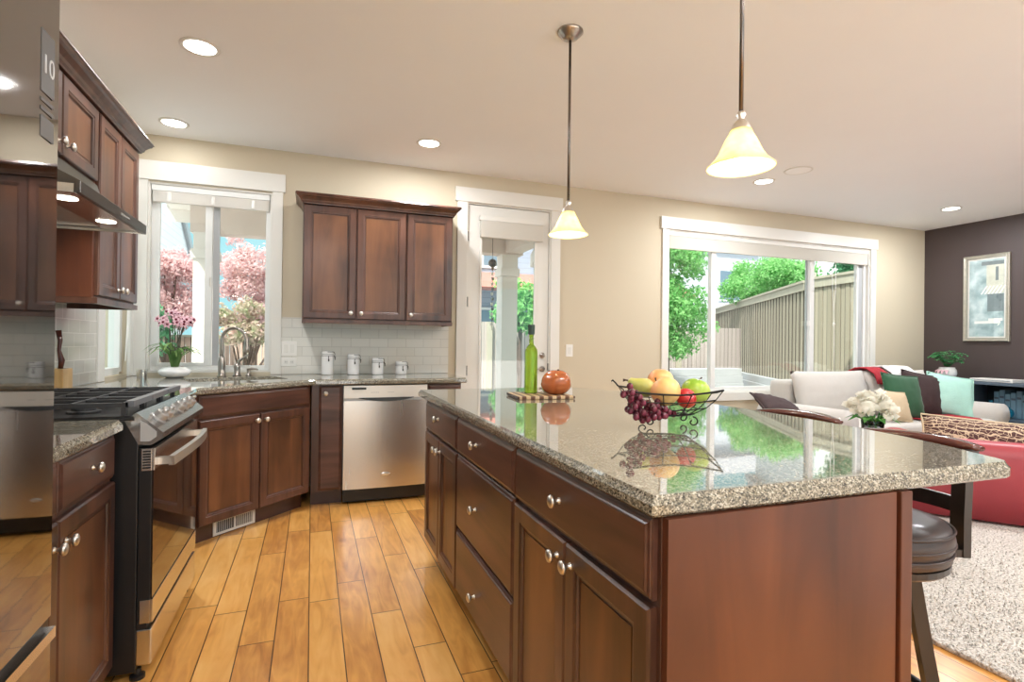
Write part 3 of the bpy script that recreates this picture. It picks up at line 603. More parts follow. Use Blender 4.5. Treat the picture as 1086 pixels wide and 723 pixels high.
# faucet
f_ = thing('kitchen_faucet', 'brushed nickel gooseneck faucet standing behind the sink', 'faucet', (-.628, 4.505, .9155), R(-12))
obj('base', lathe(BM(), [(0, 0), (.032, 0), (.032, .006), (.026, .012), (.024, .06), (.027, .10), (.022, .125), (.019, .15), (0, .15)], 20), 'faucet', f_, smooth=True)
P_ = [(0, 0, .14), (0, 0, .20), (0, 0, .27)] + [(.085 - .085 * math.cos(R(a)), 0, .275 + .085 * math.sin(R(a))) for a in range(15, 166, 15)] + [(.172, 0, .275)]
obj('spout', tube(BM(), P_, .0125, 14), 'faucet', f_, smooth=True)
bm = BM(); lathe(bm, [(0, .29), (.014, .29), (.0165, .28), (.017, .25), (.022, .21), (.024, .185), (.02, .18), (0, .18)], 18, c=(.173, 0, 0)); obj('spray_head', bm, 'faucet', f_, smooth=True)
f2 = thing('faucet_lever', 'brushed nickel single lever valve right of the gooseneck faucet', 'faucet', (-.53, 4.548, .9155), R(-12))
obj('valve_base', lathe(BM(), [(0, 0), (.03, 0), (.03, .006), (.023, .012), (.021, .05), (.024, .07), (.018, .095), (0, .1)], 20), 'faucet', f2, smooth=True)
obj('lever', tube(BM(), [(0, 0, .085), (.012, 0, .11), (.035, 0, .13), (.06, 0, .145), (.075, 0, .16)], [.012, .011, .009, .009, .007]), 'faucet', f2, smooth=True)
f3 = thing('soap_dispenser', 'low nickel soap dispenser pump at the right of the faucet', 'soap dispenser', (-.455, 4.585, .9155), R(-15))
obj('collar', lathe(BM(), [(0, 0), (.022, 0), (.022, .005), (.013, .01), (.012, .03), (.015, .04), (0, .045)], 18), 'faucet', f3, smooth=True)
obj('nozzle', tube(BM(), [(-.01, 0, .045), (.02, 0, .052), (.05, 0, .052), (.07, 0, .044)], [.010, .010, .008, .006]), 'faucet', f3, smooth=True)

# ------------------------------------------------------------------ wall cabinets
def crown(name, label, loc, rz, w_, dep, left=True, right=True):
    bm = BM(); ls = []
    for o_, z in ((0, 2.228), (.006, 2.228), (.008, 2.236), (.016, 2.242), (.02, 2.254), (.036, 2.272), (.046, 2.278), (.05, 2.288), (.056, 2.29), (.050, 2.303)):
        ls.append([(-o_ if left else 0, -.022 - o_, z), (w_ + (o_ if right else 0), -.022 - o_, z), (w_ + (o_ if right else 0), dep, z), (-o_ if left else 0, dep, z)])
    rings(bm, ls); o = obj(name, bm, 'cab'); o.location = loc; o.rotation_euler = (0, 0, rz); return tag(o, label, 'moulding')
def light_rail(parent, x0, x1, dep, z, left=True, right=True):
    bs = [(x0, x1, -.02, 0, z - .028, z)]
    if left: bs.append((x0, x0 + .018, 0, dep, z - .028, z))
    if right: bs.append((x1 - .018, x1, 0, dep, z - .028, z))
    obj('light_rail', boxes(*bs, bev=.002), 'cab', parent)
UY = 4.38
c1 = cabinet('wall_cabinet', 'double door upper cabinet nearest the sink window', (-.075, UY, 0), 0, .778, .313, 1.352, 2.227, [('door', .008, .388, 1.36, 2.222, (.352, 1.405)), ('door', .396, .773, 1.36, 2.222, (.43, 1.405))], toe=False); light_rail(c1, 0, .778, .30, 1.352, right=False)
c2 = cabinet('wall_cabinet', 'single door upper cabinet nearest the patio door', (.7035, UY, 0), 0, .385, .313, 1.352, 2.227, [('door', .006, .377, 1.36, 2.222, (.04, 1.405))], toe=False); light_rail(c2, 0, .385, .30, 1.352, left=False)
crown('crown_moulding', 'dark crown moulding along the top of back wall upper cabinets', (-.075, UY, 0), 0, 1.1635, .312)
UX = -.94
c3 = cabinet('wall_cabinet', 'short double door upper cabinet above the range hood', (UX, 2.19, 0), R(90), .765, .308, 1.885, 2.227, [('door', .006, .379, 1.9, 2.222, (.345, 1.945)), ('door', .386, .76, 1.9, 2.222, (.42, 1.945))], toe=False)
c4 = cabinet('wall_cabinet', 'tall double door upper cabinet between hood and sink window', (UX, 2.957, 0), R(90), .605, .308, 1.375, 2.227, [('door', .02, .304, 1.385, 2.222, (.275, 1.43)), ('door', .311, .598, 1.385, 2.222, (.34, 1.43))], toe=False, side='redwood'); light_rail(c4, 0, .605, .30, 1.375)
crown('crown_moulding', 'dark crown moulding along the top of left wall upper cabinets', (UX, 2.19, 0), R(90), 1.372, .308, left=False)

# ------------------------------------------------------------------ range hood
t = thing('range_hood', 'stainless under cabinet range hood above the gas range', 'range hood', (0, 0, 0))
HX0, HX1, HY0, HY1 = -1.236, -.745, 2.192, 2.952
bm = BM(); extr(bm, [(HX0, 1.705), (HX1 + .012, 1.705), (HX1 + .012, 1.716), (-.90, 1.80), (-.925, 1.884), (HX0, 1.884)], HY0, HY1, 'Y'); obj('canopy', bm, 'hood', t)
obj('front_lip', boxes((HX1 - .005, HX1 + .013, HY0 - .001, HY1 + .001, 1.675, 1.717), bev=.002), 'hood', t)
obj('side_skirt', boxes((HX0, HX1 - .006, HY0 - .001, HY0 + .01, 1.675, 1.7045)), 'steelh', t); obj('side_skirt', boxes((HX0, HX1 - .006, HY1 - .01, HY1 + .001, 1.675, 1.7045)), 'steelh', t)
obj('filter_panel', boxes((-1.2, -.90, HY0 + .03, HY1 - .03, 1.690, 1.7045), bev=.002), 'badge', t)
obj('light_bar', boxes((-.895, HX1 - .008, HY0 + .012, HY1 - .012, 1.684, 1.7045), bev=.002), 'steelh', t)
for y in (2.34, 2.74):
    l_ = obj('hood_lamp', lathe(BM(), [(0, 1.682), (.034, 1.682), (.036, 1.6838), (0, 1.6839)], 20, c=(-.825, y, 0)), 'hoodled', t)
    ld = bpy.data.lights.new('hood_light', 'AREA'); ld.shape = 'DISK'; ld.size = .06; ld.energy = 1.0; ld.color = (1, .9, .75); lo = bpy.data.objects.new('hood_light', ld); C.objects.link(lo); lo.parent = t; lo.location = (-.825, y, 1.68)
bm = BM()
for k in range(6): box(bm, HX1 + .013, HX1 + .0142, 2.60 + k * .018, 2.612 + k * .018, 1.692, 1.699)
obj('lettering_strokes', bm, 'badge', t)  # small raised strokes standing for the brand lettering on the lip

# ------------------------------------------------------------------ gas range
t = thing('gas_range', 'stainless slide in gas range with black sides on left wall', 'range', (0, 0, 0))
RY0, RY1 = 2.197, 2.945
obj('range_body', boxes((-1.236, -.56, RY0, RY1, .035, .905), bev=.003), 'black', t)
obj('cooktop', boxes((-1.234, -.57, RY0 - .004, RY1 + .004, .9055, .922), bev=.004), 'black', t)
bm = BM(); extr(bm, [(-.60, .905), (-.566, .934), (-.486, .862), (-.486, .842), (-.52, .820), (-.559, .822)], RY0 - .002, RY1 + .002, 'Y'); obj('control_panel', bm, 'panelsteel', t)
bm = BM(); extr(bm, [(-.553, .905), (-.535, .895), (-.505, .866), (-.505, .848), (-.525, .833), (-.553, .834)], RY0 - .0045, RY0 - .0021, 'Y'); obj('end_cap', bm, 'track', t)
nrm = Vector((.072, 0, .08)).normalized(); mid = Vector((-.526, 0, .898))
rotk = nrm.to_track_quat('Z', 'Y').to_euler()
for y in (2.30, 2.385, 2.60, 2.70, 2.80):
    bm = BM(); lathe(bm, [(0, -.001), (.029, -.001), (.029, .004), (.024, .007), (.023, .026), (.020, .03), (0, .031)], 22); box(bm, -.022, .022, -.006, .006, .03, .044, bev=.003)
    obj('burner_knob', bm, 'knobm', t, (mid.x, y, mid.z), rotk, smooth=False)
dr = obj('oven_door', boxes((-.559, -.519, RY0 + .004, RY1 - .004, .20, .808), bev=.003), 'black', t)
obj('door_glass', boxes((-.5189, -.514, RY0 + .006, RY1 - .006, .281, .729)), 'blackgloss', dr)
obj('top_rail', boxes((-.5185, -.511, RY0 + .004, RY1 - .004, .73, .807), (-.55, -.519, RY0 + .001, RY0 + .0039, .73, .807), bev=.001), 'steelh', dr)
obj('lower_rail', boxes((-.5185, -.511, RY0 + .004, RY1 - .004, .20, .28), (-.55, -.519, RY0 + .001, RY0 + .0039, .20, .28), bev=.001), 'steelh', dr)
bm = BM()
for k in range(7): box(bm, -.546, -.522, RY0 - .0005, RY0 + .0012, .738 + k * .0095, .743 + k * .0095)
obj('vent_slots', bm, 'black', dr)
bm = BM(); yy = [RY0 + .05 + (RY1 - RY0 - .10) * k / 14 for k in range(15)]; bar(bm, [(-.47 + .028 * math.sin(math.pi * k / 14), yy[k], .752 + .012 * math.sin(math.pi * k / 14)) for k in range(15)], .018, .034)
box(bm, -.511, -.466, RY0 + .05, RY0 + .075, .74, .765); box(bm, -.511, -.466, RY1 - .075, RY1 - .05, .74, .765); obj('handle', bm, 'nickel', dr)
obj('bottom_drawer', boxes((-.56, -.513, RY0 + .003, RY1 - .003, .055, .178), bev=.004), 'steelh', t)
obj('drawer_gap', boxes((-.559, -.53, RY0 + .006, RY1 - .006, .1785, .1995)), 'black', t)
for x, y in ((-.56, RY0 + .03), (-.56, RY1 - .03), (-1.2, RY0 + .03), (-1.2, RY1 - .03)): obj('foot', lathe(BM(), [(0, 0), (.024, 0), (.024, .012), (.012, .018), (.012, .036), (0, .036)], 14, c=(x, y, 0)), 'black', t)
for k in range(3):
    y0 = RY0 + .022 + k * .238; y1_ = y0 + .23; gr = BM(); z = .958
    for x in (-1.20, -.605): bar(gr, [(x, y0, z), (x, y1_, z)], .018, .018)
    for y in (y0 + .006, y1_ - .006): bar(gr, [(-1.20, y, z), (-.605, y, z)], .014, .016)
    for x in (-1.05, -.90, -.76): bar(gr, [(x, y0, z + .002), (x, y1_, z + .002)], .010, .014)
    bar(gr, [(-1.20, (y0 + y1_) / 2, z + .002), (-.605, (y0 + y1_) / 2, z + .002)], .010, .014)
    for x in (-1.195, -.61):
        for y in (y0 + .008, y1_ - .008): box(gr, x - .008, x + .008, y - .008, y + .008, .922, .95)
    obj('grate', gr, 'iron', t)
    bar_ = BM(); bar(bar_, [(-.592, y0, .962), (-.592, y1_, .962)], .026, .02); obj('grate_rail', bar_, 'grateframe', t)
for x in (-1.05, -.76):
    for y in (2.33, 2.57, 2.81): obj('burner', lathe(BM(), [(0, .9222), (.05, .9222), (.05, .93), (.036, .932), (.036, .942), (0, .944)], 20, c=(x, y, 0)), 'iron', t)

# ------------------------------------------------------------------ refrigerator
t = thing('refrigerator', 'tall dark stainless refrigerator at the left edge of the kitchen', 'refrigerator', (0, 0, 0))
FY0, FY1 = .37, 1.288
obj('refrigerator_body', boxes((-1.236, -.53, FY0 + .005, FY1 - .004, .02, 1.86), bev=.004), 'track', t)
def bowed(z0, z1, x0=-.525):
    prof = []; N = 24
    for k in range(N + 1):
        s = k / N; y = FY0 + (FY1 - FY0) * s; x = -.455 + .006 * (1 - (2 * s - 1) ** 2)
        ed = min(s, 1 - s) * (FY1 - FY0)
        if ed < .02: x -= .02 - math.sqrt(max(0, .02 ** 2 - (.02 - ed) ** 2))
        prof.append((x, y))
    prof += [(x0, FY1), (x0, FY0)]
    bm = BM(); prism(bm, prof, z0, z1); return bm
obj('door', bowed(.668, 1.87), 'fridge', t)
dr = obj('freezer_drawer', bowed(.06, .622), 'fridge', t)
bm = BM(); bar(bm, [(-.461, FY0 + .02, .634), (-.461, FY1 - .03, .634)], .024, .02); obj('handle', bm, 'steelh', dr)
obj('seal_gap', boxes((-.53, -.47, FY0 + .004, FY1 - .004, .6225, .6675)), 'black', t)
obj('base_grille', boxes((-1.2, -.50, FY0 + .01, FY1 - .01, .0, .0585)), 'black', t)
M['stk'] = simple('smoky_sticker', (.10, .095, .09), .5, var=.05)
st = obj('sticker', boxes((-.4523, -.4513, 1.175, 1.225, 1.625, 1.735), (-.4523, -.4513, 1.175, 1.225, 1.608, 1.614), (-.4523, -.4513, 1.175, 1.225, 1.592, 1.598), (-.4523, -.4513, 1.175, 1.225, 1.545, 1.582)), 'stk', t)
text('numeral', '10', .048, 'track', st, (-.4506, 1.20, 1.675), (R(90), 0, R(90)))

# ------------------------------------------------------------------ dishwasher
t = thing('dishwasher', 'stainless dishwasher under the back counter with curved pocket handle', 'dishwasher', (.2195, 4.06, 0))
DW = .606
obj('tub', boxes((.004, DW - .004, .035, .6, .115, .865)), 'black', t)
bm = BM(); N = 16
def dwprof(bow): return [(DW * k / N, -bow * (1 - (2 * k / N - 1) ** 2)) for k in range(N + 1)] + [(DW, .03), (0, .03)]
prism(bm, dwprof(.010), .115, .755); dr = obj('door', bm, 'steel', t, smooth=False)
bm = BM(); prism(bm, dwprof(.012), .775, .866); cp = obj('control_strip', bm, 'strip', t)
bm = BM(); prof = [(DW * k / N, -.011 * (1 - (2 * k / N - 1) ** 2) + .003) for k in range(N + 1)] + [(DW, .028), (0, .028)]; prism(bm, prof, .7555, .7745); obj('pocket', bm, 'track', t)
bm = BM()
P_ = []
for k in range(17):
    s = -1 + k / 8; P_.append((DW / 2 + s * .20, .775 - .026 * (1 - s * s)))
rings(bm, [[(x, -.0145 - .004 * (1 - ((x - DW / 2) / .2) ** 2), z) for x, z in P_] + [(DW / 2 + .2, -.0145, .778), (DW / 2 - .2, -.0145, .778)], [(x, -.006, z) for x, z in P_] + [(DW / 2 + .2, -.006, .778), (DW / 2 - .2, -.006, .778)]]); obj('pocket_handle', bm, 'black', t)
obj('display', boxes((.055, .155, -.0165, -.004, .838, .852)), 'black', cp)
for k in range(9): obj('button', boxes((.19 + k * .012 + (.06 if k > 4 else 0), .197 + k * .012 + (.06 if k > 4 else 0), -.0145, -.008, .814, .818)), 'track', cp)
bm = BM(); ellip(bm, (.30, -.0115, .215), (.034, .003, .012)); obj('badge', bm, 'badge', dr, smooth=True)
obj('toe_panel', boxes((.002, DW - .002, .03, .06, .018, .1145)), 'black', t)

# ------------------------------------------------------------------ on the counters
for k, (x, h_, w1) in enumerate(((.118, .165, 'tallest'), (.318, .142, 'second tallest'), (.512, .112, 'second shortest'), (.705, .085, 'shortest'))):
    t = thing('canister', '%s white ceramic clamp lid canister in the row under upper cabinets' % w1, 'canister', (x, 4.575, .9155), 0, 'canisters on the back counter')
    obj('jar', lathe(BM(), [(0, 0), (.042, 0), (.046, .004), (.047, .02), (.047, h_ - .012), (.044, h_ - .004), (0, h_ - .004)], 28), 'ceramic', t, smooth=False)
    obj('lid', lathe(BM(), [(0, h_ + .003), (.046, h_ + .003), (.0465, h_ + .008), (.046, h_ + .02), (.04, h_ + .026), (0, h_ + .028)], 28), 'ceramic', t)
    obj('gasket', lathe(BM(), [(0, h_ - .0035), (.0455, h_ - .0035), (.0455, h_ + .0025), (0, h_ + .0025)], 28), 'track', t)
    bm = BM(); tube(bm, [(.047 * math.cos(R(a)), .047 * math.sin(R(a)), h_ - .012) for a in range(0, 360, 15)], .0016, 6, closed=True)
    tube(bm, [(.0, -.049, h_ + .02), (.03, -.04, h_ + .02), (.049, -.012, h_ + .018), (.056, 0, h_ + .005), (.053, .0, h_ - .03)], .002, 6); tube(bm, [(.049, 0, h_ - .012), (.060, 0, h_ - .02), (.058, 0, h_ - .045)], .003, 6); obj('wire_clamp', bm, 'wire', t)
    bm = BM(); tube(bm, [(.008, -.0485, h_ - .012), (.006, -.0495, h_ - .03), (.012, -.0495, h_ - .05)], .003, 6); ellip(bm, (.008, -.05, h_ - .045), (.005, .002, .012)); obj('hanging_scoop', bm, 'wire', t)
def plate(name, label, loc, w_, h_, kind, rz=0, group=None):
    t = thing(name, label, 'switch' if kind != 'outlet' else 'outlet', loc, rz)
    obj('cover_plate', boxes((-w_ / 2, w_ / 2, -.006, 0, -h_ / 2, h_ / 2), bev=.002), 'plate', t)
    if kind == 'double':
        for x in (-.023, .023): obj('rocker', boxes((x - .016, x + .016, -.0085, -.0061, -.033, .033), bev=.001), 'white', t)
    elif kind == 'single': obj('rocker', boxes((-.016, .016, -.0085, -.0061, -.033, .033), bev=.001), 'white', t)
    else:
        for x in (-.022, .022):
            o = obj('socket', boxes((x - .015, x + .015, -.0075, -.0061, -.017, .017), bev=.001), 'white', t)
            obj('slot', boxes((x - .006, x - .004, -.008, -.0074, -.006, .006), (x + .004, x + .006, -.008, -.0074, -.006, .006)), 'black', o)
    return t
plate('light_switch', 'white double rocker switch on the tile right of sink window', (-.172, WY - .0125, 1.123), .116, .118, 'double')
plate('power_outlet', 'white horizontal outlet on the tile just below the double switch', (-.172, WY - .0125, 1.016), .116, .072, 'outlet')
plate('light_switch', 'white single rocker switch on beige wall beside the patio door', (2.335, WY - .0005, 1.122), .072, .116, 'single')
# knife block with wooden spoon shape
t = thing('knife_block', 'blond wooden block beside the refrigerator edge on left counter', 'knife block', (-1.175, 3.30, .9155))
obj('block', boxes((-.05, .032, -.06, .06, 0, .12), bev=.006), 'pine', t)
bm = BM(); tube(bm, [(.0, 0, .115), (.005, 0, .16), (-.006, 0, .21), (-.002, 0, .26), (-.01, 0, .31)], [.010, .014, .008, .010, .013]); obj('handle', bm, 'rail', t, smooth=True)
t = thing('counter_cup', 'small grey metal cup beside the orchid bowl', 'cup', (-1.105, 4.40, .9155)); obj('cup_body', lathe(BM(), [(0, 0), (.03, 0), (.034, .06), (.031, .06), (.028, .004), (0, .004)], 20), 'steelh', t); obj('rim', ring_lathe(BM(), [(.031, .0602), (.035, .0602), (.035, .063), (.031, .063)], 20), 'nickel', t)
# orchid
t = thing('orchid_arrangement', 'pink orchids in a low white oval bowl beside the faucet', 'flower arrangement', (-.915, 4.43, .9155))
obj('bowl', lathe(BM(), [(0, 0), (.05, 0), (.085, .015), (.102, .038), (.098, .055), (.07, .072), (.045, .078), (.042, .074), (0, .06)], 32), 'ceramic', t, smooth=True)
rnd = random.Random(3)
for k in range(16):
    a = 2 * math.pi * k / 16 + rnd.random() * .3; L = .15 + .05 * rnd.random(); h_ = .12 + .07 * rnd.random(); q = .02
    obj('leaf', blade(BM(), [(q * math.cos(a), q * math.sin(a), .06), (.25 * L * math.cos(a), .25 * L * math.sin(a), .06 + h_ * .7), (.55 * L * math.cos(a), .55 * L * math.sin(a), .06 + h_), (.85 * L * math.cos(a), .85 * L * math.sin(a), .06 + h_ * .9), (1.1 * L * math.cos(a), 1.1 * L * math.sin(a), .06 + h_ * .68)], .024), 'orch', t)
for k in range(7):
    a = 2 * math.pi * k / 7; x, y = .03 * math.cos(a), .03 * math.sin(a)
    obj('stem', tube(BM(), [(x * .5, y * .5, .06), (x, y, .2), (x * 1.2, y * 1.2, .32 + .02 * (k % 3)), (x * 2.2, y * 2.2, .40 + .02 * (k % 3))], .003, 6), 'stem', t)
for k in range(36):
    a = rnd.random() * 6.28; rr = .115 * math.sqrt(rnd.random()); z = .37 + .11 * (1 - (rr / .115) ** 1.5) * rnd.random() + .04 * rnd.random(); cx_, cy_ = rr * math.cos(a), rr * math.sin(a)
    bm = BM(); d_ = Vector((math.cos(a) * .6, math.sin(a) * .6 - .5, .3)).normalized(); u = d_.orthogonal().normalized(); w_ = d_.cross(u); c_ = Vector((cx_, cy_, z))
    for j in range(5):
        b_ = 2 * math.pi * j / 5; dirv = u * math.cos(b_) + w_ * math.sin(b_); blade(bm, [c_, c_ + dirv * .012 + d_ * .004, c_ + dirv * .022 + d_ * .002, c_ + dirv * .03 - d_ * .003], .018, up=d_)
    fl = obj('blossom', bm, 'petal', t); bm = BM(); ellip(bm, c_ + d_ * .005, (.0085, .0085, .0085), 8, 6); obj('lip', bm, 'lip', fl, smooth=True)
bm = BM(); rr_ = random.Random(5)
for k in range(9):
    a = rr_.random() * 6.28; b0 = Vector((.03 * math.cos(a), .03 * math.sin(a), .2)); pts_ = [b0]
    for j in range(7): pts_.append(pts_[-1] + Vector((math.cos(a + j * .5) * .018, math.sin(a + j * .5) * .018, .012 * math.cos(j * .9))))
    tube(bm, pts_, .002, 5)
obj('curly_twigs', bm, 'stem', t)

# ------------------------------------------------------------------ on the island
IZ = .9155
t = thing('cutting_board', 'striped two tone wooden cutting board on the island far end', 'cutting board', (1.10, 2.53, IZ), R(-6))
bm = BM(); box(bm, -.145, .135, -.12, .12, 0, .016, bev=.004); obj('board', bm, 'board', t)
obj('board_edge', boxes((-.151, -.1455, -.118, .118, .002, .014), (.1355, .141, -.118, .118, .002, .014)), 'rail', t)
t = thing('oil_bottle', 'slim green glass bottle with dark stopper on striped board', 'bottle', (1.065, 2.58, IZ + .0165))
obj('glass_body', lathe(BM(), [(0, 0), (.03, 0), (.033, .004), (.033, .02), (.033, .21), (.031, .225), (.022, .240), (.012, .252), (.010, .29), (.012, .295), (.012, .302), (0, .302)], 28), 'gglass', t, smooth=True)
obj('stopper', lathe(BM(), [(0, .3025), (.015, .3025), (.017, .306), (.018, .35), (.016, .354), (0, .355)], 20), 'cork', t)
bm = BM(); tube(bm, [(.0125 * math.cos(a * .7), .0125 * math.sin(a * .7), .262 + .0025 * a) for a in range(14)], .0016, 5); obj('neck_wire', bm, 'bronze', t)
bm = BM(); lathe(bm, [(0, -.003), (.0335, -.003), (.0335, .0), (0, .0)], 28, c=(0, 0, .003)); obj('foot_ring', bm, 'cglass', t)
t = thing('gourd', 'glossy orange gourd ornament sitting on the striped board', 'gourd', (1.172, 2.50, IZ + .0165))
def gf(d):
    a = math.atan2(d.y, d.x); k = 1 - .055 * (0.5 - .5 * math.cos(6 * a)) * (1 - abs(d.z) ** 4); zz = d.z - .16 * math.exp(-((d.x ** 2 + d.y ** 2) / .05)) * (1 if d.z > 0 else -.5)
    return Vector((d.x * k * (1 + .06 * (d.z < 0)), d.y * k, zz))
obj('body', ellip(BM(), (0, 0, .060), (.079, .079, .066), 48, 20, gf), 'clay', t, smooth=True)
obj('stub', lathe(BM(), [(0, .10), (.008, .10), (.006, .125), (0, .127)], 10, c=(.01, 0, 0)), 'stemb', t)
t = thing('pear', 'small green pear behind the oil bottle', 'pear', (1.172, 2.605, IZ + .0165))
obj('flesh', lathe(BM(), [(0, 0), (.018, .001), (.030, .014), (.034, .032), (.030, .052), (.019, .072), (.012, .088), (.006, .095), (0, .096)], 20), 'grnap', t, smooth=True)
obj('stem', tube(BM(), [(0, 0, .094), (.002, 0, .107), (.007, 0, .118)], .002, 6), 'stemb', t)
# fruit basket
BX, BY = 1.145, 1.545
t = thing('fruit_basket', 'black wire square fruit basket on scrolled feet on the island', 'basket', (BX, BY, IZ), R(-20))
def sq(hx, hy, z, zc, n=6):
    o = []; cs = [(-1, -1), (1, -1), (1, 1), (-1, 1)]
    for i in range(4):
        a, b = cs[i], cs[(i + 1) % 4]
        for k in range(n):
            q = k / n; x, y = a[0] + (b[0] - a[0]) * q, a[1] + (b[1] - a[1]) * q; e_ = abs(2 * q - 1) ** 2
            bow = 1 - .06 * (1 - e_); o.append((x * hx * bow, y * hy * bow, z + zc * e_ + .008 * (x > 0) * e_))
    return o
L0, L1, L2, L3 = sq(.146, .115, .112, .010), sq(.128, .100, .084, .005), sq(.103, .080, .058, .002), sq(.072, .055, .038, 0)
obj('rim', tube(BM(), L0, .0032, 8, True), 'wire', t, smooth=True)
obj('wire_hoop', tube(BM(), L1, .002, 6, True), 'wire', t, smooth=True); obj('wire_hoop', tube(BM(), L2, .002, 6, True), 'wire', t, smooth=True)
obj('base_ring', tube(BM(), L3, .003, 8, True), 'wire', t, smooth=True)
bm = BM()
for i in range(0, 24, 2): tube(bm, [L0[i], L1[i], L2[i], L3[i]], .0017, 6)
for k in (-1, 0, 1): tube(bm, [(-.07, k * .03, .038), (.07, k * .03, .038)], .0017, 6); tube(bm, [(k * .04, -.053, .038), (k * .04, .053, .038)], .0017, 6)
obj('wire_ribs', bm, 'wire', t, smooth=True)
for sx, sy in ((-1, -1), (1, -1), (1, 1), (-1, 1)):
    dv = Vector((sx, sy * .25, 0)).normalized(); P_ = []
    for k in range(15):
        a = k * .42; rr = .019 * (1 - k / 19); P_.append(Vector((sx * .066, sy * .050, .0195)) + dv * (.004 + rr * math.sin(a)) + Vector((0, 0, rr * math.cos(a) * .9 - .0006)))
    obj('scroll_foot', tube(BM(), P_, .0026, 6), 'wire', t, smooth=True)
for sx, sy in ((1, 1), (-1, 1)):
    bm = BM(); tube(bm, [(sx * .146, sy * .115, .122), (sx * .156, sy * .122, .135), (sx * .164, sy * .128, .143), (sx * .168, sy * .131, .138)], .003, 6); obj('corner_curl', bm, 'wire', t, smooth=True)
def round_fruit(name, label, cat, loc, r, m_, squash=.93, dent=.18, stem=True, tilt=(0, 0, 0)):
    t = thing(name, label, cat, loc); t.rotation_euler = tilt
    def ff(d): return Vector((d.x, d.y, d.z * squash - (dent * math.exp(-(d.x ** 2 + d.y ** 2) / .08) * (1 if d.z > 0 else -.6))))
    obj('flesh', ellip(BM(), (0, 0, 0), (r, r, r), 26, 18, ff), m_, t, smooth=True)
    if stem: obj('stem', tube(BM(), [(0, 0, r * .72), (.003, 0, r * .95), (.008, 0, r * 1.08)], [.0028, .0022, .003], 7), 'stemb', t)
    return t
round_fruit('peach', 'large orange peach at the front of the fruit basket', 'peach', (1.108, 1.507, 1.035), .050, 'peach', .96, .08, tilt=(R(-25), R(-38), 0))
round_fruit('peach', 'yellow orange peach at the back top of the fruit basket', 'peach', (1.152, 1.595, 1.062), .046, 'peach', .96, .08, False)
round_fruit('apple', 'small red apple at the front right of the fruit basket', 'apple', (1.175, 1.485, 1.012), .034, 'redap', .9, .2, tilt=(R(60), 0, 0))
round_fruit('apple', 'green apple at the right side of the fruit basket', 'apple', (1.25, 1.53, 1.030), .049, 'grnap', .92, .18, tilt=(0, R(20), 0))
t = thing('pear', 'yellow pear lying on the grapes in the fruit basket', 'pear', (1.078, 1.60, 1.045)); t.rotation_euler = (0, R(68), R(150))
obj('flesh', lathe(BM(), [(0, -.045), (.018, -.042), (.030, -.028), (.033, -.012), (.027, .008), (.018, .028), (.013, .045), (.006, .05), (0, .051)], 20), 'pear', t, smooth=True)
obj('stem', tube(BM(), [(0, 0, .048), (.002, 0, .058), (.006, 0, .067)], [.003, .003, .006], 7), 'stemb', t)
t = thing('grape_bunch', 'dark purple grapes spilling over the left side of fruit basket', 'grapes', (1.012, 1.545, .982)); rnd = random.Random(11); placed = []; me0 = None
for k in range(900):
    if len(placed) >= 62: break
    s = rnd.random(); c_ = Vector((-.045 + .11 * s + rnd.gauss(0, .02), -.04 + rnd.gauss(0, .026) - .015 * s, .055 - .075 * math.sin(s * 2.2) + rnd.gauss(0, .014) + .0))
    if any((c_ - q).length < .0155 for q in placed) or c_.z < -.038: continue
    placed.append(c_)
    if me0 is None: o = obj('grape', ellip(BM(), (0, 0, 0), (.0105, .0105, .012), 12, 8), 'grape', t, c_, smooth=True); me0 = o.data
    else: o = bpy.data.objects.new('grape', me0); C.objects.link(o); o.parent = t; o.location = c_
obj('stem', tube(BM(), [(-.03, -.03, .05), (.0, -.035, .03), (.04, -.04, 0)], .003, 6), 'stemb', t)

# ------------------------------------------------------------------ pendants and ceiling fixtures
def pendant(label, x, y):
    t = thing('pendant_lamp', label, 'pendant lamp', (x, y, CZ - .0005), 0, 'pendant lamps over the island')
    obj('canopy', lathe(BM(), [(0, 0), (.062, 0), (.063, -.008), (.055, -.013), (.052, -.02), (.042, -.025), (.038, -.034), (.022, -.04), (.008, -.046), (0, -.046)], 28), 'faucet', t, smooth=True)
    obj('rod', lathe(BM(), [(0, -.046), (.0065, -.046), (.0065, -.83), (0, -.83)], 12), 'bronze', t, smooth=True)
    obj('socket_cup', lathe(BM(), [(0, -.825), (.011, -.827), (.015, -.836), (.009, -.846), (.012, -.852), (.022, -.862), (.029, -.878), (.031, -.886), (.0, -.886)], 20), 'nickel', t, smooth=True)
    P_ = [(.030, -.880), (.034, -.892), (.044, -.910), (.053, -.930), (.062, -.950), (.074, -.968), (.088, -.982), (.097, -.990)]
    bm = BM(); loops = []; ins = [(r - .003, z - .0005) for r, z in P_][::-1]
    lathe(bm, [(.02, -.881)] + P_ + [(.0965, -.993)] + ins + [(.02, -.8835)], 36); sh = obj('glass_shade', bm, 'shade', t, smooth=True)
    bm = BM(); lathe(bm, [(0, -.887), (.012, -.888), (.012, -.905), (.022, -.922), (.027, -.940), (.024, -.957), (.012, -.968), (0, -.970)], 20); obj('bulb', bm, 'bulb', t, smooth=True)
    ld = bpy.data.lights.new('pendant_light', 'POINT'); ld.energy = PEND_W; ld.color = (1, .86, .62); ld.shadow_soft_size = .03; lo = bpy.data.objects.new('pendant_light', ld); C.objects.link(lo); lo.parent = t; lo.location = (0, 0, -.985)
pendant('far pendant lamp with cream bell shade over the striped board', 1.16, 2.36)
pendant('near pendant lamp with cream bell shade over the fruit basket', 1.185, 1.262)
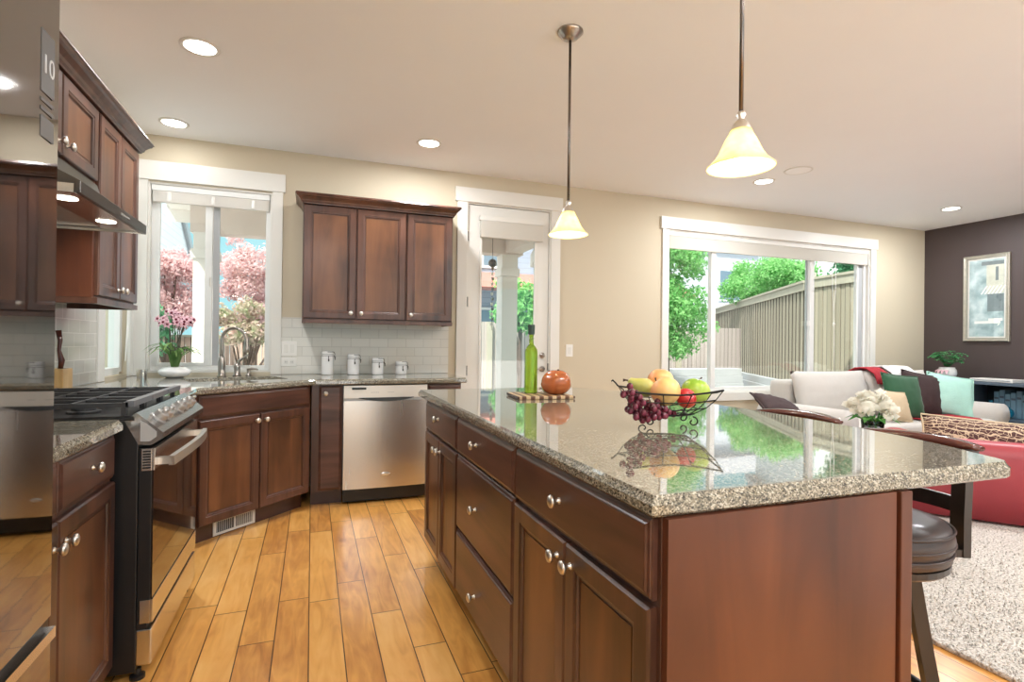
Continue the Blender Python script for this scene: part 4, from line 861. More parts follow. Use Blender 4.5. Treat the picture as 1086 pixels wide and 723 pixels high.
def downlight(label, x, y, r=.095, power=None):
    t = thing('recessed_light', label, 'ceiling light', (x, y, CZ - .0005), 0, 'recessed ceiling lights')
    bm = BM(); ring_lathe(bm, [(r * .78, 0), (r, 0), (r, -.004), (r * .8, -.007), (r * .78, -.004)]); obj('trim_ring', bm, 'white', t, smooth=True)
    obj('diffuser', lathe(BM(), [(0, -.0005), (r * .775, -.0005), (r * .775, -.0035), (0, -.0035)], 28), 'led', t)
    ld = bpy.data.lights.new('downlight', 'AREA'); ld.shape = 'DISK'; ld.size = r * 1.5; ld.energy = power or DOWN_W; ld.color = (.95, .975, 1); lo = bpy.data.objects.new('downlight', ld); C.objects.link(lo); lo.parent = t; lo.location = (0, 0, -.009)
downlight('largest recessed light, above the aisle beside the refrigerator', -.565, 3.19, power=16)
downlight('recessed light above the sink corner at left', -.93, 4.38, power=1.5)
downlight('recessed light above the back counter, left of the pendants', .82, 4.08, power=14)
downlight('recessed light near the round ceiling speaker', 3.89, 3.85)
downlight('recessed light nearest the brown wall', 6.5, 3.83)
for x, y in ((.1, -.6), (.1, -2.2), (2.4, .4), (2.4, -1.6), (5.0, .4), (5.0, 2.2), (5.0, -1.6)): downlight('unseen recessed light added in the ceiling to brighten the room', x, y)  # added lamps out of view, only to brighten the room
t = thing('ceiling_speaker', 'round white flush speaker grille in the living room ceiling', 'speaker', (3.92, 3.50, CZ - .0005)); obj('rim', ring_lathe(BM(), [(.10, 0), (.115, 0), (.115, -.004), (.10, -.006)], 32), 'white', t, smooth=True); obj('grille', lathe(BM(), [(0, -.001), (.0995, -.001), (.0995, -.004), (0, -.005)], 32), 'vent', t)

# ------------------------------------------------------------------ blinds
t = thing('window_blind', 'raised sheer white blind at the top of sink window', 'blind', (0, 0, 0))
obj('headrail', boxes((-1.135, -.328, WY + .002, WY + .03, 2.30, 2.343), bev=.003), 'vinyl', t)
obj('fabric_stack', boxes((-1.13, -.333, WY + .004, WY + .028, 2.215, 2.2995), bev=.006), 'blindw', t)
for x in (-1.02, -.73, -.45): obj('clip', boxes((x - .012, x + .012, WY - .002, WY + .0035, 2.225, 2.285), bev=.002), 'plate', t)
t = thing('window_blind', 'raised woven blind at the top of living room window', 'blind', (0, 0, 0))
obj('headrail', boxes((3.485, 6.42, WY + .003, WY + .034, 2.335, 2.378), bev=.003), 'white', t)
obj('fabric_stack', boxes((3.487, 6.418, WY + .004, WY + .032, 2.20, 2.334), bev=.006), 'blind', t)
bm = BM(); tube(bm, [(5.86, WY - .004, 2.20), (5.862, WY - .004, 1.9), (5.835, WY - .004, 1.62), (5.84, WY - .004, 1.42), (5.85, WY - .004, .86)], .0035, 6); tube(bm, [(5.80, WY - .004, 2.20), (5.81, WY - .004, 1.9), (5.832, WY - .004, 1.62)], .003, 6); ellip(bm, (5.838, WY - .004, 1.46), (.012, .010, .025)); obj('pull_cord', bm, 'plate', t, smooth=True)
t = thing('window_blind', 'folded woven blind at the top of the patio door', 'blind', (0, 0, 0))
obj('headrail', boxes((1.412, 2.04, WY - .030, WY + .004, 2.30, 2.345), bev=.003), 'white', t)
obj('fabric_stack', boxes((1.418, 2.036, WY - .034, WY + .0005, 2.145, 2.2995), bev=.008), 'blind', t)
t = thing('blind_cord', 'loose white blind cord hanging in the left wall window', 'cord', (0, 0, 0))
bm = BM()
for k, dx in enumerate((0, .02, .045)): tube(bm, [(WX + .012, 4.56 + dx, 1.5), (WX + .014, 4.55 + dx, 1.30), (WX + .014, 4.53 + dx * .6, 1.15 + .02 * k), (WX + .014, 4.52, 1.03)], .003, 6)
obj('cord_strand', bm, 'plate', t)

# ------------------------------------------------------------------ bar stools
def make_stool(label, x, y, rz):
    t = thing('bar_stool', label, 'bar stool', (x, y, 0), rz, 'swivel bar stools at the island')
    obj('seat_cushion', lathe(BM(), [(0, .600), (.19, .600), (.200, .606), (.203, .622), (.200, .632), (.205, .640), (.207, .662), (.203, .684), (.19, .697), (.15, .704), (.08, .705), (0, .704)], 44), 'leather', t, smooth=True)
    bm = BM()
    for rr, zz in ((.2045, .688), (.2065, .652), (.2035, .627)): tube(bm, [(rr * math.cos(R(a)), rr * math.sin(R(a)), zz) for a in range(0, 360, 8)], .0035, 6, True)
    obj('piping', bm, 'leather', t, smooth=True)
    obj('seat_frame', lathe(BM(), [(0, .578), (.192, .578), (.198, .584), (.198, .5995), (0, .5995)], 40), 'stoolw', t)
    obj('swivel_plate', lathe(BM(), [(0, .548), (.12, .548), (.125, .5775), (0, .5775)], 28), 'black', t)
    for a in (45, 135, 225, 315):
        ca, sa = math.cos(R(a)), math.sin(R(a)); bm = BM(); bar(bm, [(ca * .115, sa * .115, .565), (ca * .16, sa * .16, .30), (ca * .215, sa * .215, 0)], .03, .036, up=(ca, sa, 0)); obj('leg', bm, 'stoolw', t)
    bm = BM(); tube(bm, [(.183 * math.cos(R(a)), .183 * math.sin(R(a)), .18) for a in range(0, 360, 10)], .0115, 8, True); obj('foot_ring', bm, 'black', t, smooth=True)
    # back: two posts on L feet, a slat between them, a wide bowed top rail
    def rp(v, dr=0.): x = .352 - .042 * v * v + dr; return (x, .19 * v)
    for sg in (-1, 1):
        a = R(37 * sg); ca, sa = math.cos(a), math.sin(a); bm = BM()
        bar(bm, [(ca * .16, sa * .16, .590), (ca * .286, sa * .286, .590)], .045, .022); bar(bm, [(ca * .276, sa * .276, .5785), (ca * .277, sa * .277, .70), (ca * .282, sa * .282, .83)], .052, .022, up=(ca, sa, 0))
        tx, ty = rp(.80 * sg); rings(bm, [[(x0 - sa * dy + ca * dx, y0 + ca * dy + sa * dx, z) for dx, dy in ((-.011, -w5), (.011, -w5), (.011, w5), (-.011, w5))] for x0, y0, z, w5 in ((ca * .282, sa * .282, .828, .026), (ca * .288, sa * .288, .84, .036), (tx, ty, .884, .036))]); obj('back_post', bm, 'stoolw', t)
    bm = BM(); bar(bm, [(.279 * math.cos(R(a)), .279 * math.sin(R(a)), .722) for a in range(-36, 37, 6)], .014, .045); obj('back_slat', bm, 'stoolw', t)
    bm = BM(); loops = []
    for k in range(25):
        v = -1 + k / 12; e_ = abs(v); hh = .015 * (1 - .5 * e_ ** 4); ww = .030 * (1 - .35 * e_ ** 4); zc = .894 - .008 * e_ ** 2; x0, y0 = rp(v); nx_, ny_ = 1, .44 * v; ln = math.hypot(nx_, ny_); nx_, ny_ = nx_ / ln, ny_ / ln
        loops.append([(x0 + nx_ * ww * u, y0 + ny_ * ww * u, zc + hh * q) for u, q in ((-1, -.3), (-.7, -1), (.7, -1), (1, -.3), (1, .4), (.6, 1), (-.6, 1), (-1, .4))])
    rings(bm, loops); obj('top_rail', bm, 'rail', t, smooth=True); return t
st_ = make_stool('near bar stool with round dark leather seat beside the island end panel', 1.55, 1.132, R(16))
dup(st_, (1.66, 1.72, 0), R(8), 'far bar stool whose curved top rail shows above the bowed counter edge')

# ------------------------------------------------------------------ living room
o = obj('area_rug', boxes((2.352, 6.6, -2.2, 3.3, 0.0005, .022), bev=.008), 'rug'); tag(o, 'beige shag rug on the wood floor beyond the island', 'rug')
# fringe of pile
bm = BM(); rnd = random.Random(2)
for k in range(9000):
    x = 2.35 + abs(rnd.gauss(0, 1)) * .9; y = .5 + rnd.random() * 2.2
    if x > 6.5: continue
    if (x - 3.9) * .773 + (y - 2.66) * .634 > -.05 and x > 3.6: continue
    if math.hypot(x - 3.3, y - 2.42) < .2: continue
    p = Vector((x, y, .02)); a = rnd.random() * 6.28; s = .007; q = Vector((math.cos(a) * s, math.sin(a) * s, .007 + .008 * rnd.random())); w_ = Vector((-math.sin(a), math.cos(a), 0)) * .003
    bm.faces.new([bm.verts.new(v) for v in (p - w_, p + w_, p + q + w_ * .6, p + q - w_ * .6)])
pl = obj('pile', bm, 'rug', o); pl['kind'] = 'stuff'

def cushion_mesh(w_, h_, d_, n=14, pinch=.06, seed=0):
    # pillow in local XZ plane, thickness along Y; w x h
    bm = BM(); rnd = random.Random(seed); g = [[None] * (n + 1) for _ in range(n + 1)]; gb = [[None] * (n + 1) for _ in range(n + 1)]
    for i in range(n + 1):
        for j in range(n + 1):
            u, v = 2 * i / n - 1, 2 * j / n - 1; t_ = ((1 - u * u) * (1 - v * v)); th = d_ / 2 * (t_ ** .42) if t_ > 0 else 0
            x = u * w_ / 2 * (1 - pinch * (1 - v * v)); z = v * h_ / 2 * (1 - pinch * (1 - u * u)); wr = rnd.gauss(0, .003) if 0 < i < n and 0 < j < n else 0
            g[i][j] = bm.verts.new((x, -th + wr, z)); gb[i][j] = g[i][j] if (i in (0, n) or j in (0, n)) else bm.verts.new((x, th + wr, z))
    for i in range(n):
        for j in range(n):
            bm.faces.new((g[i][j], g[i + 1][j], g[i + 1][j + 1], g[i][j + 1])); bm.faces.new((gb[i][j], gb[i][j + 1], gb[i + 1][j + 1], gb[i + 1][j]))
    return bm
def piping(parent, w_, h_, m_, pinch=.06):
    P_ = []
    n = 12
    for side in range(4):
        for k in range(n):
            s = 2 * k / n - 1; q = 1 - pinch * (1 - s * s)
            P_.append([(s * w_ / 2, 0, -h_ / 2 * q), (w_ / 2 * q, 0, s * h_ / 2), (-s * w_ / 2, 0, h_ / 2 * q), (-w_ / 2 * q, 0, -s * h_ / 2)][side])
    obj('piping', tube(BM(), P_, .007, 6, True), m_, parent, smooth=True)
def pillow(label, m_, w_, h_, d_, loc, rot, pip=None, seed=1, pinch=.06):
    t = thing('throw_pillow', label, 'pillow', loc); t.rotation_euler = rot
    obj('cover', cushion_mesh(w_, h_, d_, seed=seed, pinch=pinch), m_, t, smooth=True); piping(t, w_, h_, pip or m_, pinch); return t
# cream sofa, back to the window
t = thing('sofa', 'cream upholstered sofa with rolled arms below the wide window', 'sofa', (0, 0, 0))
SX0, SX1, SYF, SYB = 4.36, 6.78, 3.42, 4.42
obj('base_frame', boxes((SX0 + .08, SX1 - .08, SYF + .04, SYB - .02, .06, .30), bev=.02), 'sofa', t)
def rolled(xc, s):
    bm = BM(); prof = [(xc - .10, .08), (xc + .10, .08), (xc + .10, .42)] + [(xc + .01 * s + .135 * math.cos(R(a)), .50 + .125 * math.sin(R(a))) for a in range(-20, 201, 20)] + [(xc - .10, .42)]
    extr(bm, prof, SYF + .02, SYB - .06, 'Y'); bmesh.ops.bevel(bm, geom=[e_ for e_ in bm.edges if len(e_.link_faces) == 2 and e_.calc_face_angle(0) > 1.2], offset=.025, segments=3, affect='EDGES'); return bm
obj('arm', rolled(SX0 + .12, -1), 'sofa', t, smooth=True); obj('arm', rolled(SX1 - .12, 1), 'sofa', t, smooth=True)
obj('back', boxes((SX0 + .2, SX1 - .2, SYB - .24, SYB, .30, .84), bev=.05), 'sofa', t, smooth=True)
for k, (a, b) in enumerate(((SX0 + .225, 5.565), (5.575, SX1 - .225))):
    obj('seat_cushion', boxes((a, b, SYF, SYB - .25, .305, .47), bev=.04), 'sofa', t, smooth=True)
    bm = cushion_mesh(b - a + .06, .50, .26, pinch=.03, seed=5 + k); obj('back_cushion', bm, 'sofa', t, ((a + b) / 2, 4.09, .695), (R(-14), 0, 0), smooth=True)
for x in (SX0 + .14, SX1 - .14):
    for y in (SYF + .08, SYB - .1): obj('foot', lathe(BM(), [(0, .022), (.02, .022), (.03, .06), (.03, .0805), (0, .0805)] if y < 3.3 else [(0, 0), (.02, 0), (.03, .05), (.03, .0805), (0, .0805)], 12, c=(x, y, 0)), 'stoolw', t)
pillow('dark green pillow with piping on the sofa, left of brown pillow', 'green', .46, .46, .14, (5.62, 3.73, .695), (R(-18), R(6), R(-8)), seed=2)
pillow('dark brown pillow between green and mint pillows on sofa', 'brownp', .46, .48, .15, (6.12, 3.87, .69), (R(-16), R(10), R(-14)), seed=3)
pillow('mint green pillow at the right end of the sofa', 'mint', .47, .47, .15, (6.44, 3.78, .675), (R(-20), R(10), R(-28)), seed=4)
pillow('small tan pillow in front of the green pillow on sofa', 'tan', .30, .30, .11, (5.33, 3.60, .62), (R(-22), R(6), R(-5)), seed=6)
# throws
def drape(name, label, m_, xs, path, n=8, cat='throw blanket'):
    bm = BM(); rnd = random.Random(8); rows = []
    for i in range(n + 1):
        x = xs[0] + (xs[1] - xs[0]) * i / n; rows.append([bm.verts.new((x + .01 * math.sin(j * 2.1 + i), y, z + .006 * math.sin(i * 1.9 + j))) for j, (y, z) in enumerate(path)])
    for i in range(n):
        for j in range(len(path) - 1): bm.faces.new((rows[i][j], rows[i + 1][j], rows[i + 1][j + 1], rows[i][j + 1]))
    o = obj(name, bm, m_, smooth=True); md = o.modifiers.new('thick', 'SOLIDIFY'); md.thickness = .012; md.offset = 1; return tag(o, label, cat)
drape('throw_blanket', 'red throw spread over the sofa seat below the pillows', 'redt', (5.62, 6.35), [(3.405, .36), (3.40, .46), (3.46, .492), (3.62, .492), (3.78, .492)])
drape('throw_blanket', 'folded red cloth over the sofa back behind green pillow', 'redt', (5.60, 5.84), [(3.985, .80), (4.03, .90), (4.12, .958), (4.24, .955), (4.36, .90), (4.435, .86), (4.44, .70)])
drape('throw_blanket', 'white cloth over the sofa back behind the brown pillow', 'whitef', (5.86, 6.28), [(3.985, .80), (4.03, .91), (4.12, .972), (4.24, .97), (4.36, .915), (4.437, .87), (4.442, .70)])
# ottoman with brown pillow (left of the sofa)
t = thing('ottoman', 'brown upholstered ottoman mostly hidden behind the island edge', 'ottoman', (3.97, 3.78, 0))
obj('cushion', boxes((-.30, .30, -.26, .26, .20, .57), bev=.04), 'brownp', t, smooth=True)
for x in (-.24, .24):
    for y in (-.2, .2): obj('leg', boxes((x - .02, x + .02, y - .02, y + .02, 0, .205)), 'stoolw', t)
pillow('dark brown pillow tipped over at left of the cream sofa', 'brownp', .40, .40, .13, (3.98, 3.74, .64), (R(-72), R(14), R(-20)), seed=9)
# red leather sofa, its back toward the kitchen
rs = thing('red_sofa', 'low red leather sofa on the rug with its back toward us', 'sofa', (3.90, 2.66, .0225), math.atan2(-.773, .634))
LW = 1.9
bm = BM(); loops = []
for k in range(25):
    s = k / 24; x = LW * s; e_ = min(1, min(s, 1 - s) / .05); rr = math.sqrt(max(.0, 1 - (1 - e_) ** 2)); T = .16 * (.35 + .65 * rr)
    loops.append([(x, y, z) for y, z in ((.0 + .03 * (1 - rr), .02), (.0, .30), (.005, .44), (.03, .515), (.08, .545), (.13, .535), (.17, .49), (.18, .40), (.18, .02))])
rings(bm, loops); obj('back', bm, 'redl', rs, smooth=True)
obj('seat_base', boxes((.02, LW - .02, .185, .85, .03, .36), bev=.04), 'redl', rs, smooth=True)
obj('arm', boxes((.0, .18, .19, .86, .03, .50), bev=.06), 'redl', rs, smooth=True); obj('arm', boxes((LW - .18, LW, .19, .86, .03, .50), bev=.06), 'redl', rs, smooth=True)
obj('seat_cushion', boxes((.185, LW - .185, .19, .86, .3605, .45), bev=.03), 'redl', rs, smooth=True)
def scroll_mat():
    m_, n, b = mat('brown_gold_scroll_fabric'); tcx = n.nodes.new('ShaderNodeTexCoord'); wv = n.nodes.new('ShaderNodeTexVoronoi'); wv.feature = 'DISTANCE_TO_EDGE'; wv.inputs['Scale'].default_value = 30; lk(n, tcx.outputs['Object'], wv.inputs['Vector'])
    w2 = n.nodes.new('ShaderNodeTexWave'); w2.wave_type = 'RINGS'; w2.inputs['Scale'].default_value = 14; w2.inputs['Distortion'].default_value = 6; lk(n, tcx.outputs['Object'], w2.inputs['Vector'])
    f = mathn(n, 'MAXIMUM', mathn(n, 'LESS_THAN', wv.outputs['Distance'], .03), mathn(n, 'GREATER_THAN', w2.outputs['Fac'], .86))
    mx = n.nodes.new('ShaderNodeMix'); mx.data_type = 'RGBA'; lk(n, f, mx.inputs[0]); mx.inputs[6].default_value = (.075, .025, .022, 1); mx.inputs[7].default_value = (.62, .47, .32, 1); lk(n, mx.outputs[2], b.inputs['Base Color']); b.inputs['Roughness'].default_value = .8; return m_
M['scroll'] = scroll_mat()
dirx = Vector((.634, -.773, 0)); nx = Vector((.773, .634, 0))
pc = Vector((3.90, 2.66, 0)) + dirx * .62 + nx * .25
pillow('brown and gold scroll patterned cushion with tan edge on red sofa', 'scroll', .86, .34, .13, (pc.x, pc.y, .520), (R(-24), R(3), math.atan2(-.773, .634)), pip='tan', seed=12, pinch=.04)
# flowers on a side table
t = thing('side_table', 'round side table under the flower vase, mostly hidden', 'side table', (3.30, 2.42, .0225))
obj('table_top', lathe(BM(), [(0, .56), (.23, .56), (.235, .57), (.23, .582), (0, .582)], 32), 'stoolw', t); obj('pedestal', lathe(BM(), [(0, 0), (.15, 0), (.15, .02), (.03, .04), (.025, .50), (.08, .5595), (0, .5595)], 20), 'stoolw', t)
t = thing('flower_vase', 'white peonies in a clear glass vase in front of sofa', 'flower arrangement', (3.36, 2.42, .6050))
obj('vase', lathe(BM(), [(0, 0), (.05, 0), (.055, .004), (.06, .06), (.065, .12), (.062, .12), (.056, .06), (.05, .01), (0, .01)], 24), 'cglass', t, smooth=True)
rnd = random.Random(21)
bm = BM()
for k in range(10): a = k * .63; tube(bm, [(.02 * math.cos(a), .02 * math.sin(a), .012), (.03 * math.cos(a), .03 * math.sin(a), .10), (.06 * math.cos(a), .06 * math.sin(a), .17)], .003, 5)
obj('stems', bm, 'leafg', t)
for k in range(9):
    a = 2 * math.pi * k / 9; bm = BM(); blade(bm, [(.05 * math.cos(a), .05 * math.sin(a), .12), (.11 * math.cos(a), .11 * math.sin(a), .14), (.16 * math.cos(a), .16 * math.sin(a), .115)], .05); obj('leaf', bm, 'leafg', t)
for (x, y, z, r_) in ((-.085, -.03, .195, .068), (.02, -.085, .19, .07), (.09, -.02, .20, .066), (-.02, .02, .25, .07), (-.05, .09, .20, .066), (.07, .08, .215, .066), (.045, -.02, .265, .058)):
    bm = BM()
    for j in range(24):
        d_ = Vector((rnd.gauss(0, 1), rnd.gauss(0, 1), rnd.gauss(.3, .8))).normalized(); c_ = Vector((x, y, z)); k_ = .55 + .45 * (j / 24); p0 = c_ + d_ * r_ * .35 * k_; u = d_.orthogonal().normalized()
        blade(bm, [p0, p0 + d_ * r_ * .3 * k_ + u * r_ * .22, p0 + d_ * r_ * .55 * k_ + u * r_ * .25, p0 + d_ * r_ * .75 * k_ + u * r_ * .1], r_ * .85, up=u)
    obj('peony', bm, 'peony', t, smooth=True)
# console table, plant, picture
t = thing('media_console', 'blue grey open shelf console against the brown wall', 'console', (0, 0, 0))
KX0, KX1, KY0, KY1 = 6.98, 7.43, 2.6, 4.33
obj('top', boxes((KX0 - .02, KX1, KY0 - .02, KY1 + .02, .79, .822), bev=.004), 'teal', t)
for y in (KY1 - .03, KY1 - .36, 3.30, KY0): obj('upright', boxes((KX0, KX1 - .02, y, y + .03, .08, .7895)), 'teal', t)
obj('shelf', boxes((KX0 + .01, KX1 - .02, KY0 + .03, KY1 - .03, .405, .43)), 'teal', t); obj('bottom', boxes((KX0 + .01, KX1 - .02, KY0 + .03, KY1 - .03, .08, .11)), 'teal', t)
obj('back_panel', boxes((KX1 - .019, KX1 - .008, KY0 + .03, KY1 - .03, .08, .789)), 'teald', t); obj('plinth', boxes((KX0 + .04, KX1 - .04, KY0 + .03, KY1 - .03, 0, .0795)), 'teald', t)
for k in range(8):
    y = 3.38 + k * .052; h_ = .30 - .02 * (k % 3); b_ = thing('book', ['tall pale blue book on the console shelf beside blue bottles', 'pale blue volume standing further right on the console shelf'][min(k // 4, 1)], 'book', (7.297, y, .4305), 0, 'pale blue books on the console shelf nearest the bottles' if k < 4 else 'pale blue books on the console shelf at right')
    obj('cover', boxes((-.10, .11, 0, .046, 0, h_), bev=.003), 'book', b_); obj('spine_band', boxes((-.1015, -.0995, .004, .042, h_ * .7, h_ * .78)), 'teal', b_)
b_ = thing('glass_bottle', 'blue glass bottle with narrow neck on the console shelf', 'bottle', (7.12, 3.775, .4305)); obj('glass_body', lathe(BM(), [(0, 0), (.04, 0), (.06, .03), (.062, .06), (.045, .095), (.018, .12), (.013, .165), (.018, .175), (0, .175)], 24), 'bglass', b_, smooth=True); obj('lip', ring_lathe(BM(), [(.012, .1755), (.02, .1755), (.02, .182), (.012, .182)], 16), 'bglass', b_)
b_ = thing('glass_globe', 'round blue glass globe vase on the console shelf', 'vase', (7.10, 3.62, .4305)); obj('glass_body', ellip(BM(), (0, 0, .062), (.062, .062, .06), 24, 14), 'bglass', b_, smooth=True); obj('lip', ring_lathe(BM(), [(.02, .118), (.03, .12), (.03, .127), (.02, .127)], 16), 'bglass', b_)
b_ = thing('media_player', 'slim white media player on top of the console', 'media player', (7.12, 3.72, .8225)); obj('case', boxes((-.12, .12, -.20, .20, .003, .035), bev=.004), 'plate', b_); obj('front_strip', boxes((-.1225, -.1205, -.18, .18, .012, .026)), 'track', b_); obj('feet', boxes((-.1, -.08, -.18, -.16, 0, .0035), (-.1, -.08, .16, .18, 0, .0035), (.08, .1, -.18, -.16, 0, .0035), (.08, .1, .16, .18, 0, .0035)), 'black', b_)
t = thing('potted_fern', 'green fern in a round white pot on the console', 'potted plant', (7.08, 4.20, .8225))
obj('pot', lathe(BM(), [(0, 0), (.05, 0), (.085, .03), (.098, .07), (.092, .11), (.075, .135), (.08, .142), (.07, .14), (0, .12)], 28), 'ceramic', t, smooth=True)
for k in range(26):
    a = 2 * math.pi * k / 26 + rnd.random() * .3; L = .13 + .09 * rnd.random(); h_ = .08 + .14 * rnd.random(); bm = BM(); P_ = [Vector((L * s * math.cos(a), L * s * math.sin(a), .12 + h_ * math.sin(s * 2.3))) for s in [i / 9 for i in range(10)]]
    for i in range(1, 9):
        tdir = (P_[i + 1] - P_[i - 1]).normalized() if i < 9 else tdir; sd_ = tdir.cross(Vector((0, 0, 1))).normalized()
        for sg in (-1, 1): ln = .045 * math.sin(math.pi * (i / 10) ** .7); blade(bm, [P_[i], P_[i] + sd_ * sg * ln * .6 + tdir * .008, P_[i] + sd_ * sg * ln + tdir * .014 + Vector((0, 0, -.006))], .022)
    obj('frond', bm, 'fern', t)
for k in range(4): a = 2.6 + k * .35; obj('flower_spray', blade(BM(), [(0.06 * math.cos(a), .06 * math.sin(a), .12), (.11 * math.cos(a), .11 * math.sin(a), .10), (.13 * math.cos(a), .13 * math.sin(a), .06)], .04), 'petal', t)
t = thing('framed_picture', 'tall framed street scene picture on the brown wall', 'picture', (EX - .0005, 4.0, 1.785), R(-90))
PWd, PHt = .465, 1.02
def ring_frame(w0, h0, w1, h1, seq):
    bm = BM(); rings(bm, [[(-w / 2, y, -h / 2), (w / 2, y, -h / 2), (w / 2, y, h / 2), (-w / 2, y, h / 2)] for w, h, y in seq], False, False); return bm
M['pframe'] = simple('silver_taupe_frame', (.42, .40, .34), .35, metal=.5, var=.2, scale=40)
obj('frame', ring_frame(0, 0, 0, 0, [(PWd, PHt, 0), (PWd, PHt, -.03), (PWd - .02, PHt - .02, -.036), (PWd - .05, PHt - .05, -.028), (PWd - .07, PHt - .07, -.03), (PWd - .085, PHt - .085, -.012)]), 'pframe', t)
obj('mat_board', boxes((-PWd / 2 + .04, PWd / 2 - .04, -.011, -.001, -PHt / 2 + .04, PHt / 2 - .04)), 'white', t)
def art_mat():
    m_, n, b = mat('street_scene_print'); tcx = n.nodes.new('ShaderNodeTexCoord'); nz = n.nodes.new('ShaderNodeTexNoise'); nz.inputs['Scale'].default_value = 7; nz.inputs['Detail'].default_value = 6; lk(n, tcx.outputs['Object'], nz.inputs['Vector'])
    lk(n, ramp(n, nz.outputs['Fac'], [(.35, (.22, .33, .35)), (.5, (.38, .52, .54)), (.65, (.62, .72, .72))]), b.inputs['Base Color']); b.inputs['Roughness'].default_value = .5; return m_
M['art'] = art_mat(); M['artb'] = simple('print_building', (.60, .62, .52), .5, var=.25, scale=18); M['artd'] = simple('print_shadow', (.16, .21, .22), .5, var=.3, scale=25); M['artw'] = simple('print_white', (.85, .86, .82), .5, var=.1)
ar = obj('print', boxes((-PWd / 2 + .058, PWd / 2 - .058, -.013, -.0112, -PHt / 2 + .058, PHt / 2 - .058)), 'art', t)
obj('painted_building', boxes((.0, PWd / 2 - .06, -.0136, -.0131, .05, .40)), 'artb', ar); obj('painted_eave', boxes((-.05, PWd / 2 - .06, -.0142, -.0137, .385, .43), (.09, .12, -.0142, -.0137, .2, .36)), 'artd', ar)
bm = BM()
for k in range(6): x = -.06 + k * .036; rings(bm, [[(x, y, .045), (x + .018, y, .045), (x + .075, y, .14), (x + .057, y, .14)] for y in (-.0148, -.0143)])
obj('painted_awning', bm, 'artw', ar); obj('painted_shopfront', boxes((.01, PWd / 2 - .06, -.0136, -.0131, -.16, .045)), 'artd', ar)
obj('painted_umbrella', boxes((-.12, .14, -.0136, -.0131, -.30, -.27), (0.02, .16, -.0136, -.0131, -.27, -.24)), 'artw', ar)
obj('glazing', boxes((-PWd / 2 + .045, PWd / 2 - .045, -.018, -.0165, -PHt / 2 + .045, PHt / 2 - .045)), 'picglass', t)

# ------------------------------------------------------------------ outside
GZ = -.18
M['bounce_pale'] = simple('pale_bounce_concrete', (.78, .79, .80), .9, var=.06, scale=2)  # near-white so the added ground throws more light back
M['patio'] = simple('grey_patio_concrete', (.40, .41, .42), .9, var=.12, scale=1.6, bump=.15, bscale=30)
struct(obj('ground', boxes((-30, 45, WY + TH + .001, 60, GZ - .1, GZ), (-30, WX - TH - .001, SY, WY + TH, GZ - .1, GZ)), 'patio'))
struct(obj('bounce_ground', boxes((-30, 45, -30, SY - TH - .21, GZ - .1, GZ)), 'bounce_pale'))  # unseen pale ground added to bounce sunlight up to the ceiling
o = tag(obj('patio_deck', boxes((.6, 3.2, 7.2, 9.3, GZ + .001, GZ + .06)), 'deck'), 'reddish boarded deck outside the patio door', 'deck')
# porch
t = thing('porch_roof', 'white painted porch roof with front beam outside the patio door', 'porch roof', (0, 0, 0))
obj('soffit', boxes((-1.55, 2.95, WY + TH + .002, 7.25, 2.70, 2.78)), 'porch', t)
obj('beam', boxes((-1.30, 2.72, 6.92, 7.14, 2.40, 2.6995)), 'porchb', t); obj('fascia', boxes((-1.6, 3.0, 7.252, 7.29, 2.56, 2.80)), 'porch', t)
obj('shingles', boxes((-1.65, 3.05, WY + .46, 7.32, 2.81, 2.88)), 'roofg', t)
obj('side_beam', boxes((2.46, 2.68, WY + TH + .005, 6.915, 2.42, 2.6995)), 'porchb', t)
bm = BM(); rings(bm, [[(2.98, y, z) for y, z in ((7.3, 2.30), (7.3, 2.48), (5.3, 3.6), (5.3, 3.42))], [(3.04, y, z) for y, z in ((7.3, 2.30), (7.3, 2.48), (5.3, 3.6), (5.3, 3.42))]]); obj('rake_board', bm, 'porch', t)
for nm, x0, lb in (('porch_post', -1.265, 'white square porch post seen through the sink window'), ('porch_post', 2.415, 'white square porch post seen through the patio door')):
    t = thing(nm, lb, 'post', (x0, 6.92, GZ)); obj('shaft', boxes((0, .225, 0, .225, .0005, 2.28)), 'porch', t); obj('capital', boxes((-.025, .25, -.025, .25, 2.281, 2.39), bev=.006), 'porch', t); obj('plinth', boxes((-.02, .245, -.02, -.0005, .001, .16), (-.02, .245, .2255, .245, .001, .16)), 'porch', t); obj('cap_block', boxes((.0, .225, 0, .225, 2.391, 2.579)), 'porch', t)
t = thing('wind_chime', 'dark round bell with a hanging chain outside the patio door', 'wind chime', (2.17, 6.6, 0))
obj('bell', ellip(BM(), (0, 0, 2.215), (.055, .055, .055)), 'black', t, smooth=True); obj('hook_wire', lathe(BM(), [(0, 2.26), (.004, 2.26), (.004, 2.6995), (0, 2.6995)], 6), 'wire', t)
for k in range(12): obj('chain_cup', lathe(BM(), [(0, 0), (.016, .008), (.020, .04), (0, .04)], 10, c=(.004 * (-1) ** k, 0, 2.12 - k * .065)), 'nickel' if k % 2 else 'bronze', t)
obj('chain', lathe(BM(), [(0, 1.35), (.003, 1.35), (.003, 2.17), (0, 2.17)], 6), 'wire', t)
